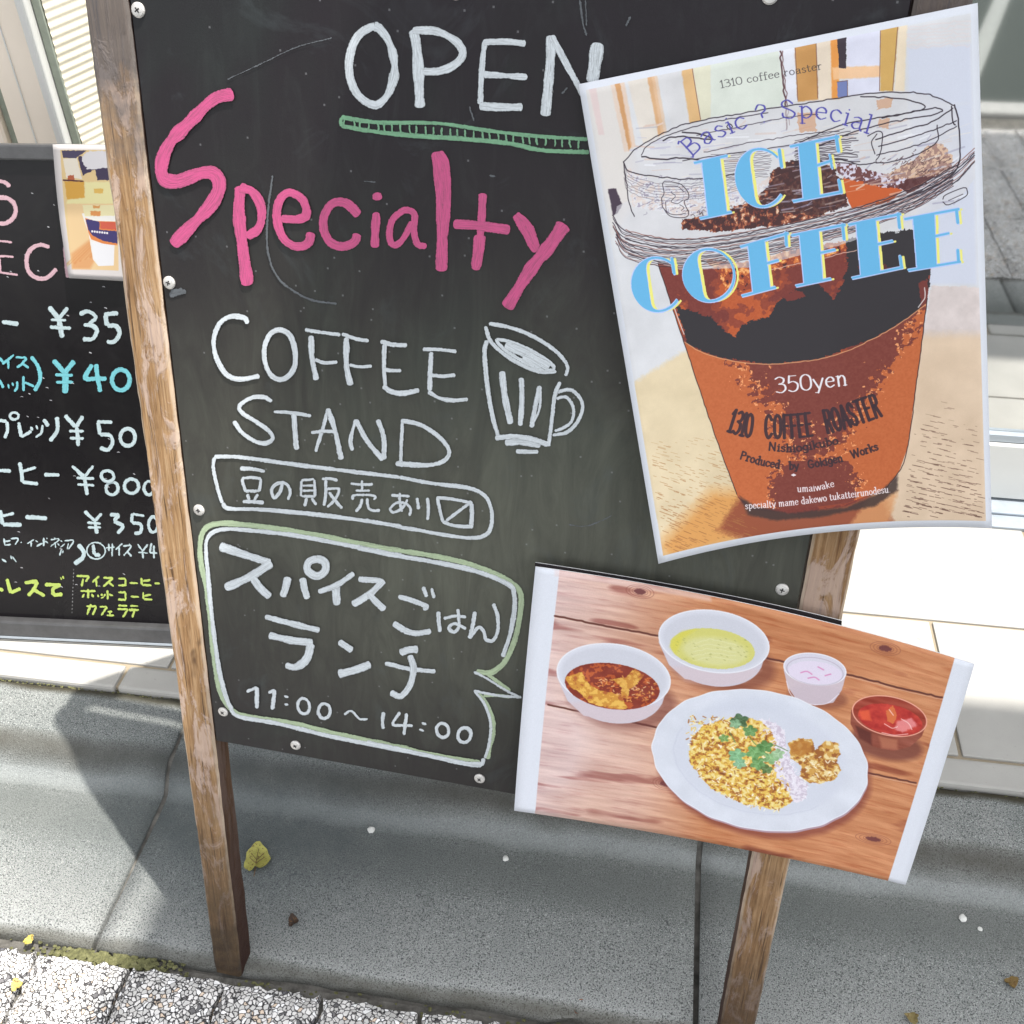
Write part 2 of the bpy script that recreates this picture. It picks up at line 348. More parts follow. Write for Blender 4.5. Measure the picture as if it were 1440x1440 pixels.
# asphalt road behind the photographer, seen mirrored in the glass
road = link('road', mesh('road', [(-60, -60, -.02), (60, -60, -.02), (60, -.70, -.02), (-60, -.70, -.02)], [(0, 1, 2, 3)]), ASPH); tag(road, kind='structure')
def strip(name, a, b, w, z, mat, parent):
    a = Vector((*a, z)); b = Vector((*b, z)); d = (b - a).normalized(); n = Vector((-d.y, d.x, 0)) * w / 2
    return link(name, mesh(name, [a - n, b - n, b + n, a + n], [(0, 1, 2, 3)]), mat, parent)
strip('lane_line', (.80, -.705), (1.55, -3.2), .055, -.015, PAINT, road)
curb = link('kerb', bpy.data.meshes.new('kerb'), CONC); bm = bmesh.new(); box_bm(bm, -6, 6, -.70, -.60, -.055, .004, .008, 2)
me = bm_mesh('kerb', bm); me.materials.append(m_flat('kerb_stone', (.30, .30, .29), .85, .2, 0, .15, 80, .002).m); curb.data = me; tag(curb, kind='structure')
# granite sidewalk: a dark joint bed with one block per stone
walk = link('sidewalk', mesh('sidewalk', [(-6, -.597, -.012), (6, -.597, -.012), (6, .418, -.012), (-6, .418, -.012)], [(0, 1, 2, 3)]), GROUT_D); tag(walk, kind='structure')
def rough_block(x0, x1, y0, y1, z0, z1, amp=.0012, nx=14, ny=22, zamp=.0009):
    V, F = [], []
    for j in range(ny + 1):
        for i in range(nx + 1):
            e = (i in (0, nx)) or (j in (0, ny)); x = x0 + (x1 - x0) * i / nx; y = y0 + (y1 - y0) * j / ny
            z = z1 + random.gauss(0, zamp) * .5
            if e: z -= .0035 + random.random() * .002; x += random.gauss(0, amp); y += random.gauss(0, amp)
            V.append((x, y, z))
    for j in range(ny):
        for i in range(nx): a = j * (nx + 1) + i; F.append((a, a + 1, a + nx + 2, a + nx + 1))
    ring = [i for i in range(nx + 1)] + [j * (nx + 1) + nx for j in range(1, ny + 1)] + [ny * (nx + 1) + i for i in range(nx - 1, -1, -1)] + [j * (nx + 1) for j in range(ny - 1, 0, -1)]
    b = len(V); V += [(V[i][0], V[i][1], z0) for i in ring]
    for k in range(len(ring)): F.append((ring[k], b + k, b + (k + 1) % len(ring), ring[(k + 1) % len(ring)]))
    return V, F
block_meshes = []
for k in range(4):
    V, F = rough_block(.0018, .0957, -.298, -.0015, -.03, 0.0, .0014); me = mesh('granite_block', V, F); me.materials.append(GRAN.m); block_meshes.append(me)
V, F = rough_block(.0018, .0957, -.298, -.0015, -.03, 0.0, .0012, 5, 10); far_block = mesh('granite_block', V, F); far_block.materials.append(GRAN.m)
for row in range(4):
    for i in range(-9, 20):
        if row and i < 7 and row > 1: continue      # only the mirrored stretch is needed further back
        x = -.457 + .0975 * (i + (0 if row == 0 else .0)); y = .411 - row * .30
        if y - .3 < -.60: continue
        o = link('granite_block', random.choice(block_meshes) if row == 0 and i < 11 else far_block, None, walk, Matrix.Translation((x, y, random.uniform(-.0015, .001))))
# gutter blocks, 60 cm each, with a low upstand against the tiled step
prof = [(.4235, -.05), (.4235, -.006), (.4265, -.001), (.45, 0), (.52, .0005), (.575, .0), (.592, .0006), (.602, .004), (.6095, .013), (.6165, .023), (.626, .0290), (.640, .0325), (.665, .036), (.690, .0385), (.7015, .039), (.7045, .036), (.7045, -.02)]
gut = empty('gutter', (0, .56, 0), None, None, kind='structure')
for k in range(-4, 7):
    xa, xb = .0905 + .593 * (k - 1) + .003, .0905 + .593 * k - .003; n = 26 if k in (-1, 0, 1, 2) else 4; V, F = [], []
    for i in range(n + 1):
        x = xa + (xb - xa) * i / n
        for j, (y, z) in enumerate(prof):
            e = .0022 if i in (0, n) else 0
            V.append((x, y + random.gauss(0, .0010) * (0 < j < 16) + (.0012 * math.sin(x * 40) if j in (1, 2) else 0), z - e * (1 < j < 15) + random.gauss(0, .0003)))
    m = len(prof)
    for i in range(n):
        for j in range(m - 1): a = i * m + j; F.append((a, a + m, a + m + 1, a + 1))
    F.append(tuple(range(m))); F.append(tuple(n * m + j for j in range(m - 1, -1, -1)))
    link('gutter_block', mesh('gutter_block', V, F, None, True), CONC, gut)
link('joint_bed', mesh('joint_bed', [(-3, .40, -.018), (5, .40, -.018), (5, .60, -.0025), (5, .628, .0245), (5, .705, .031), (-3, .705, .031), (-3, .628, .0245), (-3, .60, -.0025)], [(0, 1, 2, 7), (7, 2, 3, 6), (6, 3, 4, 5)]), GROUT_D, gut)
# tiled step
ZT = .045
step = empty('tiled_step', (0, .9, ZT), None, None, kind='structure')
box('grout_bed', -3, 5, .7095, 1.23, -.02, ZT - .0035, GROUT, step)
def tile(x0, x1, y0, y1, b=.0016):
    box('tile', x0, x1, y0, y1, ZT - .03, ZT + random.uniform(-.0006, .0004), TILE, step, b, None, 2)
G = .0042
for k in range(-3, 6): x = -.601 + .594 * k; tile(x + G / 2, x + .594 - G / 2, .7055, .7415, .004)
for k in range(-6, 9): x = .369 + .3065 * k; tile(x + G / 2, x + .3065 - G / 2, .7457, .9505)
for k in range(-6, 9): x = .369 + .3065 * (k + .5); tile(x + G / 2, x + .3065 - G / 2, .9547, 1.147)
# moss and grit in the joints: uncountable clumps joined together
bm = bmesh.new()
def clump(x, y, z, r):
    g = bmesh.ops.create_icosphere(bm, subdivisions=1, radius=r)
    for v in g['verts']: v.co = Vector((v.co.x * random.uniform(.8, 1.7), v.co.y, v.co.z * .55)) + Vector((x, y, z))
for _ in range(620):
    x = -.485 + .045 * (random.random() + random.random() + random.random() - 1.5) * 1.3; clump(x, random.gauss(.4165, .0038), -.0075, random.uniform(.0009, .0024))
for _ in range(260): clump(random.uniform(-.7, 1.0), random.gauss(.4165, .0035), -.012, random.uniform(.0008, .002))
for _ in range(420): clump(random.uniform(-.85, -.5) if random.random() < .6 else random.uniform(-.5, .6), random.gauss(.7035, .003), .0375, random.uniform(.0006, .0016))
moss = link('moss', bm_mesh('moss', bm), MOSS); tag(moss, 'moss and dirt growing in the joints along the gutter', 'moss', kind='stuff')

# ------------------------------------------------------------------ shop front
YG = 1.224
front = empty('glass_shop_door', (.7, YG, ZT), 'shop glass door with white bottom rail mirroring the street', 'door')
box('door_track', -.60, 2.4, 1.1475, 1.223, ZT - .012, ZT + .004, ALU_G, front, .0015)
box('track_ridge', -.60, 2.4, 1.172, 1.178, ZT + .0045, ZT + .009, ALU_G, front, .001)
box('bottom_rail', -.60, 2.4, 1.206, 1.236, ZT + .008, ZT + .098, ALU, front, .002, None, 2)
box('rail_bead', -.60, 2.4, 1.212, 1.232, ZT + .0985, ZT + .112, ALU_G, front, .0015)
box('pane', -.595, 2.395, 1.2205, 1.2265, ZT + .1125, 2.0, GLASS, front)
box('door_stile', -.66, -.602, 1.200, 1.24, ZT + .008, 2.0, ALU, front, .002)
wall = empty('shopfront_frame', (-.85, 1.25, ZT), 'beige and white framing of the shopfront above the menu board', 'wall')
box('beige_panel', -1.6, -.895, 1.252, 1.30, ZT, 2.1, BEIGE, wall, .003)
box('gasket', -.894, -.878, 1.262, 1.30, ZT, 2.1, GRNCH, wall, .001)
box('beige_panel', -.877, -.8135, 1.248, 1.30, ZT, 2.1, BEIGE, wall, .003)
box('panel_bead', -.848, -.8465, 1.2465, 1.249, ZT, 2.1, ALU, wall)
box('white_trim', -.8125, -.8015, 1.238, 1.30, ZT, 2.1, ALU, wall, .002)
box('channel', -.8005, -.789, 1.256, 1.30, ZT, 2.1, GRNCH, wall, .001)
# ribbed panel turning back behind the board
V, F = [], []; nz = 0; d = Vector((math.sin(R(18)), math.cos(R(18)), 0)); nrm = Vector((d.y, -d.x, 0)); o0 = Vector((-.788, 1.258, 0))
zs = np.arange(.25, 1.15, .0011)
for z in zs:
    a = math.sin((z + .0012 * math.sin(z * 23)) / .0102 * 2 * math.pi)
    for q in range(7):
        s = q / 6 * .5; V.append(o0 + d * s + nrm * (.00045 * a + .001 * math.sin(z * 31 + q)) + Vector((0, 0, z + .0035 * math.sin(s * 20 + z * 9))))
for i in range(len(zs) - 1):
    for q in range(6): a = i * 7 + q; F.append((a, a + 1, a + 8, a + 7))
ribp = link('ribbed_panel', mesh('ribbed_panel', V, F, None, True), RIB); tag(ribp, 'cream ribbed panel beside the green grey channel of the shopfront', 'panel')
# unseen sheet on supports, added and outlined to shade the gutter and board
blocker = empty('added_shade_blocker', (2.9, -1.0, 0), 'unseen shade blocker added above the gutter and the board', 'shade blocker')
CZ = 3.3; sx, sy = SUN.x / SUN.z, SUN.y / SUN.z
def up(x, y): return (x + sx * CZ, y + sy * CZ)
poly = [up(-.448, .60), up(-.452, .43), up(-.472, .35), up(-.50, .0), up(-.50, -.45), up(2.2, -.45), up(2.2, .845), up(.40, .828), up(-.40, .80)]
bm = bmesh.new(); vs = [bm.verts.new((x, y, CZ)) for x, y in poly]; f = bm.faces.new(vs)
r = bmesh.ops.extrude_face_region(bm, geom=[f]); bmesh.ops.translate(bm, vec=(0, 0, .03), verts=[v for v in r['geom'] if isinstance(v, bmesh.types.BMVert)])
link('blocker_sheet', bm_mesh('blocker_sheet', bm), BLOCKER_CLOTH, blocker)
for y in (-.45, .80): box('blocker_pole', 3.2, 3.25, y - .03, y + .02, 0, CZ - .002, BLOCKER_METAL, blocker, .004)

# ================================================================== SANDWICH BOARD
sb = empty('sandwich_board', FOOT, 'wooden A-frame chalkboard with pink Specialty lettering standing in the gutter', 'sign board')
UL, UR = hit(BFI, 303, 1045).x, hit(BFI, 1121, 855).x          # panel edges
WB, WT = .2835, .955
def beam(name, u0, u1, w0, w1, d0, d1, mat, parent, mw, n=70, ch=.0022, jit=.00016, foot=True):
    V, F = [], []; cs = [(u0 + ch, d0), (u1 - ch, d0), (u1, d0 + ch), (u1, d1 - ch), (u1 - ch, d1), (u0 + ch, d1), (u0, d1 - ch), (u0, d0 + ch)]
    cu, cd = (u0 + u1) / 2, (d0 + d1) / 2; m = len(cs); wob = [smooth_noise(n + 1, 9, jit * 1.6) + smooth_noise(n + 1, 2, jit * .8) for _ in cs]
    for i in range(n + 1):
        w = w0 + (w1 - w0) * i / n; k = 1.0
        if foot and i == 0: k = .95
        if foot and i == 0: w = w0
        if foot and i == 1: w = w0 + .005; k = .985
        for j, (u, dd) in enumerate(cs):
            s = wob[j][i] + random.gauss(0, jit * .5); V.append((cu + (u - cu) * k + s, cd + (dd - cd) * k + s * .6, w))
    for i in range(n):
        for j in range(m): a = i * m + j; b = i * m + (j + 1) % m; F.append((a, b, b + m, a + m))
    F.append(tuple(range(m - 1, -1, -1))); F.append(tuple(n * m + j for j in range(m)))
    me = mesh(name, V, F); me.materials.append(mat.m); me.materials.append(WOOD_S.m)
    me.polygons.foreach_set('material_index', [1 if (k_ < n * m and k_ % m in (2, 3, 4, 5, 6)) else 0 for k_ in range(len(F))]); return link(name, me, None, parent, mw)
PW = .0285
beam('frame_post', UL - .0012 - PW, UL - .0012, -.004, .965, -.0005, .024, WOOD, sb, BF, 150)
pr = beam('frame_post', UR + .0012, UR + .0012 + PW, -.004, .965, -.0005, .024, WOOD2, sb, BF, 150); pr['label'] = 'darker post on the right, partly behind the posters'
box('chalk_panel', UL, UR, .0015, .0075, WB, WT, BOARD, sb, .0006, BF)
box('panel_backing', UL + .002, UR - .002, .008, .022, .30, .33, WOOD2, sb, 0, BF)
beam('top_rail', UL - .03, UR + .03, .958, .978, .003, .023, WOOD, sb, BF, 2, .002, 0, False)
# rear half of the A
LZ = .955; _W2 = Vector((0, 0, math.cos(BT))) - _Nh * math.sin(BT)
RO = FOOT + _Nh * (2 * math.sin(BT) * LZ + .03)
RF = frame(_U, _W2, RO)
beam('rear_post', UL - .0012 - PW, UL - .0012, -.004, .965, 0, .024, WOOD, sb, RF, 40)
beam('rear_post', UR + .0012, UR + .0012 + PW, -.004, .965, 0, .024, WOOD2, sb, RF, 40)
box('rear_panel', UL, UR, .004, .01, .25, .868, BOARD, sb, 0, RF)
box('rear_rail', UL, UR, .004, .012, .926, .96, WOOD, sb, 0, RF)
# screws
def screw_mesh():
    bm = bmesh.new(); r = .0044; rings = [(r, 0), (r, .0009), (r * .8, .0017), (r * .4, .0020)]; prev = None; n = 18
    for rr, h in rings:
        ring = [bm.verts.new((rr * math.cos(2 * math.pi * k / n), -h, rr * math.sin(2 * math.pi * k / n))) for k in range(n)]
        if prev:
            for k in range(n): bm.faces.new((prev[k], prev[(k + 1) % n], ring[(k + 1) % n], ring[k]))
        prev = ring
    bm.faces.new(prev); return bm_mesh('screw', bm)
sm = screw_mesh(); sm.materials.append(STEEL.m)
bm = bmesh.new(); box_bm(bm, -.0017, .0017, -.0023, -.0019, -.00035, .00035); box_bm(bm, -.00035, .00035, -.00233, -.0019, -.0017, .0017); cm = bm_mesh('cross_recess', bm); cm.materials.append(DARKM.m)
for px, py in ((193, 14), (237, 398), (279, 718), (313, 1002), (415, 1049), (674, 1096), (1100, 830), (1083, -6), (640, -12), (950, 1120)):
    p = hit(BFI, px, py); M4 = BF @ Matrix.Translation((p.x, .0015, p.z)) @ Matrix.Rotation(random.uniform(0, 3), 4, 'Y') @ Matrix.Rotation(random.uniform(-.06, .06), 4, 'X')
    s = link('screw', sm, None, sb, M4); link('cross_recess', cm, None, s, M4)

# ---- handwriting on the chalkboard
a = Z(480, 0, 3); b1 = Z(0, 0, 3); g5 = Z(240, 420, 4); g6 = Z(560, 420, 4); A_ = Z(240, 720, 4); B_ = Z(500, 760, 4)
def chalk(name, strokes, mat=CH_W, **k): return ribbons(name, strokes, mat, sb, BFI, BF, h0=-.0010, **k)
chalk('open_lettering', [
 a(34, 140,112, 72,150, 37,230, 36,320, 70,400, 140,443, 195,400, 224,310, 216,220, 185,150, 140,112),
 a(42, 305,125, 318,200, 325,300, 332,455), a(32, 300,128, 400,132, 480,172, 512,222, 485,268, 420,298, 345,303),
 a(24, 605,175, 592,300, 586,440), a(28, 597,178, 700,176, 778,184), a(28, 600,314, 700,320, 785,325), a(34, 582,448, 680,452, 765,452),
 a(42, 886,150, 880,280, 860,490), a(30, 886,150, 945,262, 1022,402), a(56, 1082,180, 1070,270, 1058,350)])
ul = [a(17, 0,494, 150,516, 400,520, 600,548, 800,572, 1040,588), a(19, 0,532, 150,557, 300,572, 500,585, 700,604, 850,634, 1045,642)]
for k in range(30):
    x = 12 + k * 34 + random.uniform(-5, 5); y = 502 + x * .085; ul.append(a(8, x, y, x + random.uniform(-3, 7), y + 22, x + random.uniform(-4, 6), y + 40))
ul.append(a(14, 2,494, -3,512, 2,534))
chalk('green_underline', ul, CH_G)
chalk('specialty_lettering', [
 b1(54, 985,395, 900,420, 800,515, 715,605, 682,690, 692,752, 750,765, 850,730, 905,735, 925,790, 885,870, 800,960, 728,1035),
 b1(50, 1015,785, 1008,900, 1028,1080, 1045,1205), b1(40, 1010,790, 1068,812, 1103,880, 1092,960, 1040,1000),
 b1(37, 1185,922, 1255,925, 1292,905, 1278,845, 1222,812, 1180,845, 1168,920, 1195,1005, 1250,1040, 1300,1025, 1312,980),
 a(38, 75,908, 20,858, -35,858, -70,905, -75,965, -48,1020, 5,1040, 55,1020, 68,985), a(40, 150,812, 153,845), a(36, 148,895, 144,960, 140,1045),
 a(28, 360,1038, 322,1030, 306,970, 308,905, 270,886, 222,920, 203,972, 210,1025, 238,1030, 272,990, 300,935),
 a(46, 402,640, 418,800, 425,1000, 422,1145), a(34, 412,640, 442,700, 445,850, 432,1000),
 a(34, 597,815, 590,950, 580,1040, 566,1140), a(48, 585,990, 578,1060, 568,1130), a(44, 472,945, 560,950, 640,960, 712,970),
 a(32, 735,905, 772,975, 822,1062), a(24, 740,900, 790,950, 828,1045), a(60, 942,945, 880,1035, 800,1135, 696,1300)], CH_P)
chalk('coffee_lettering', [
 g5(28, 435,140, 412,108, 340,100, 280,135, 246,210, 246,290, 280,380, 330,438, 400,452, 500,435),
 g5(30, 612,175, 560,200, 528,270, 532,360, 565,430, 615,455, 665,432, 698,375, 698,285, 668,205, 612,175),
 g5(20, 755,175, 850,190, 955,203), g5(32, 790,208, 795,330, 820,458), g5(20, 812,342, 860,360, 938,357),
 g5(20, 962,198, 1040,225, 1115,238), g5(32, 988,218, 990,380, 1012,488), g5(19, 1005,372, 1060,382, 1132,380),
 g5(24, 1180,240, 1250,258, 1330,262), g5(26, 1203,255, 1200,380, 1207,490), g5(20, 1190,396, 1240,404, 1297,405), g5(28, 1195,490, 1240,522, 1310,532, 1398,515),
 g6(22, 138,285, 230,286, 328,298), g6(26, 186,300, 180,420, 176,520), g6(20, 185,430, 250,436, 322,430), g6(24, 168,523, 230,558, 300,572, 392,566)])
chalk('stand_lettering', [
 g5(24, 570,578, 520,553, 450,560, 388,602, 402,642, 480,692, 550,742, 574,785, 538,812, 478,803, 400,752, 355,688),
 g5(20, 580,635, 680,642, 790,660), g5(27, 693,650, 700,750, 708,850), g5(20, 885,618, 858,720, 815,862), g5(27, 885,618, 925,745, 960,905), g5(19, 790,755, 860,745, 935,750),
 g5(20, 1022,855, 1012,795, 1040,680), g5(27, 1040,680, 1105,800, 1195,908), g5(27, 1165,680, 1198,780, 1200,905),
 g5(18, 1305,680, 1298,800, 1295,935), g6(26, 15,685, 120,708, 220,770, 285,850, 260,910, 165,936, -15,928)])
chalk('mug_drawing', [
 g6(22, 510,140, 620,160, 750,208, 880,290, 950,375, 942,435), g6(22, 490,155, 520,240, 600,315, 700,375, 800,412, 890,410),
 g6(20, 555,232, 650,250, 780,310, 868,375, 865,400, 790,395, 690,345, 600,288, 555,232), g6(46, 600,262, 700,302, 850,385), g6(34, 640,262, 740,310), g6(30, 700,330, 800,385),
 g6(25, 500,235, 486,300, 500,480, 530,660, 565,782), g6(22, 910,468, 880,550, 862,700, 845,830), g6(30, 545,785, 650,775, 760,792, 845,822), g6(36, 600,810, 700,805, 800,828), g6(24, 662,858, 730,862, 788,860),
 g6(36, 583,408, 600,550, 632,705), g6(30, 692,445, 695,580, 686,715), g6(28, 797,490, 772,600, 750,725), g6(14, 800,500, 795,620, 758,700),
 g6(20, 888,527, 965,513, 1020,555, 1036,622, 1000,705, 945,752, 868,768), g6(18, 888,562, 945,555, 985,615, 975,690, 925,728, 880,745)])
chalk('bean_sales_box', [g5(23, 245,888, 400,893, 700,933, 1000,970, 1290,1005), g6(23, 8,1005, 200,1040, 400,1066, 488,1110, 522,1180, 526,1260, 500,1322, 430,1345, 300,1335, 100,1300, -20,1280),
 g5(20, 246,892, 240,950, 262,1060, 290,1150), g5(24, 290,1150, 330,1180, 500,1186, 800,1212, 1100,1250, 1300,1283)])
chalk('bean_sales_lettering', [
 g5(22, 390,955, 460,958, 530,972), g5(17, 400,1010, 455,1006, 508,1012), g5(17, 402,1012, 410,1050, 422,1088), g5(17, 508,1012, 505,1045, 498,1085), g5(16, 420,1082, 500,1082), g5(17, 432,1098, 442,1135), g5(17, 490,1098, 470,1138), g5(20, 405,1142, 460,1142, 525,1148),
 g5(18, 628,1042, 612,1092, 582,1120, 568,1075, 600,1040, 648,1040, 672,1085, 660,1132),
 g5(15, 735,1025, 732,1112), g5(15, 735,1022, 808,1016), g5(15, 808,1018, 812,1112), g5(13, 740,1052, 805,1050), g5(13, 740,1080, 805,1080), g5(15, 735,1112, 815,1112), g5(17, 765,1120, 752,1168), g5(17, 792,1122, 820,1160),
 g5(17, 850,1015, 895,1012, 940,1022), g5(17, 872,1020, 872,1100, 862,1165), g5(15, 880,1070, 945,1072, 925,1128, 880,1172), g5(17, 890,1088, 925,1135, 965,1180),
 g5(15, 1012,1040, 1070,1046, 1138,1045), g5(15, 1075,1022, 1078,1080), g5(14, 1040,1080, 1122,1080), g5(15, 1025,1132, 1028,1108, 1090,1104, 1150,1112, 1142,1132), g5(17, 1078,1125, 1065,1168, 1040,1198), g5(17, 1105,1122, 1112,1175, 1140,1192, 1178,1190),
 g5(16, 1240,1105, 1290,1108, 1345,1112), g5(15, 1290,1092, 1288,1140, 1302,1200), g5(15, 1332,1128, 1305,1175, 1255,1202, 1235,1182, 1268,1150, 1320,1150, 1350,1185, 1342,1222),
 g6(18, 105,1120, 115,1185), g6(18, 164,1120, 170,1180, 165,1245)])
chalk('check_box', [g6(19, 220,1120, 235,1190, 252,1258), g6(19, 215,1118, 320,1130, 418,1150), g6(26, 412,1150, 415,1210, 410,1278), g6(19, 250,1255, 320,1278, 422,1282), g6(17, 402,1150, 335,1200, 268,1250)])
chalk('speech_bubble_green_outline', [
 A_(30, 345,1112, 300,1060, 262,950, 240,800, 228,640, 205,460, 172,290, 166,180, 190,100, 260,66, 400,70, 700,108, 1000,165, 1200,203, 1300,220),
 A_(26, 320,1085, 360,1125, 430,1148, 700,1190, 900,1240, 1200,1302, 1340,1330),
 B_(30, 10,22, 200,52, 400,80, 600,122, 750,172, 870,232, 928,300, 925,420, 895,560, 840,680, 765,742, 680,738),
 B_(20, 740,752, 800,795, 870,846), B_(18, 720,872, 800,872, 870,880), B_(30, 690,862, 735,920, 768,1000, 772,1080, 752,1170, 745,1230), B_(18, 60,1122, 300,1172, 500,1214, 700,1245)], CH_Y)
chalk('speech_bubble_white_outline', [
 A_(26, 345,1112, 318,1060, 275,900, 245,700, 222,500, 208,330, 198,220, 206,150, 250,108, 330,96, 450,104, 700,132, 1000,188, 1200,228, 1300,246),
 A_(24, 335,1110, 390,1152, 600,1190, 900,1262, 1200,1322, 1340,1348),
 B_(26, 10,42, 200,80, 500,132, 700,180, 860,248, 892,300, 892,400, 868,530, 828,655), B_(13, 668,742, 730,772, 850,845, 932,886), B_(15, 932,882, 800,872, 665,846), B_(14, 665,740, 700,752),
 B_(16, 668,846, 720,912, 755,1000, 760,1080, 748,1160, 728,1225), B_(28, 60,1138, 300,1188, 500,1230, 620,1256, 712,1262), B_(22, 722,1225, 708,1268)])
chalk('spice_rice_lunch_lettering', [
 A_(46, 275,192, 400,235, 562,288), A_(46, 568,285, 450,362, 305,428), A_(44, 462,372, 505,430, 560,478),
 A_(42, 660,365, 645,430, 628,478), A_(38, 742,370, 750,420, 768,490), A_(44, 822,265, 775,285, 772,330, 820,360, 866,335, 868,285, 822,265),
 A_(30, 1032,345, 930,412, 830,450), A_(46, 928,412, 935,525), A_(34, 1055,378, 1195,388), A_(38, 1200,384, 1120,462, 1022,522), A_(34, 1112,458, 1160,510, 1205,550),
 B_(28, 240,315, 330,342, 412,374), B_(24, 410,372, 380,388), B_(34, 212,465, 290,512, 350,522, 425,510), B_(22, 380,260, 400,318), B_(20, 427,268, 442,325),
 B_(23, 465,400, 468,455, 475,515), B_(18, 495,440, 560,425, 622,432), B_(19, 575,385, 582,480, 555,515, 525,492, 560,468, 622,498),
 B_(22, 672,400, 660,470, 642,552), B_(20, 642,552, 690,490, 720,510, 735,558, 775,560, 800,505, 798,420, 775,355),
 A_(30, 530,588, 680,628, 838,666), A_(42, 552,692, 680,722, 800,735), A_(44, 790,740, 765,825, 705,872, 645,862),
 A_(38, 945,728, 1022,780), A_(44, 942,912, 1040,888, 1125,855),
 B_(42, 248,632, 300,615, 352,612), B_(26, 165,690, 300,722, 450,738), B_(34, 305,645, 325,720, 308,810, 255,875, 195,855)])
chalk('opening_hours_lettering', [
 A_(19, 427,1012, 485,985), A_(23, 485,985, 485,1105), A_(18, 550,1018, 585,1000), A_(22, 585,1000, 572,1112), A_(15, 638,1035, 662,1042), A_(15, 640,1080, 662,1085),
 A_(18, *ell(748, 1092, 33, 44, -10)), A_(20, *ell(864, 1120, 33, 42, 5)), A_(14, 975,1138, 1018,1120, 1060,1162, 1108,1165),
 A_(22, 1198,1125, 1192,1175, 1196,1220), A_(17, 1290,1125, 1250,1192, 1300,1200, 1362,1202), A_(20, 1328,1132, 1320,1190, 1312,1255),
 B_(15, 372,1025, 398,1036), B_(14, 358,1062, 385,1072), B_(20, *ell(490, 1068, 34, 40, -15)), B_(21, *ell(612, 1095, 36, 42, 15))])
DUSTM = m_chalk('chalk_dust', (.10, .11, .12), .5)
for q_ in [b1(3, 960,335, 1100,270, 1250,200, 1400,160), b1(8, 1150,740, 1130,900, 1130,1060, 1180,1180, 1300,1260, 1420,1282), b1(22, 715,1245, 785,1228), b1(16, 720,1230, 770,1222), a(8, 1005,0, 1020,100, 1035,150), a(6, 1030,0, 1035,110),
  a(7, 1200,110, 1220,70), a(6, 930,395, 955,370), a(5, 540,450, 560,510), a(8, 625,740, 650,745), a(5, 95,765, 145,768), g6(5, 960,1272, 1050,1280, 1140,1250, 1200,1220)]:
    ribbons('scratch', [q_], DUSTM, sb, BFI, BF, h0=-.0014, rough=1.6)
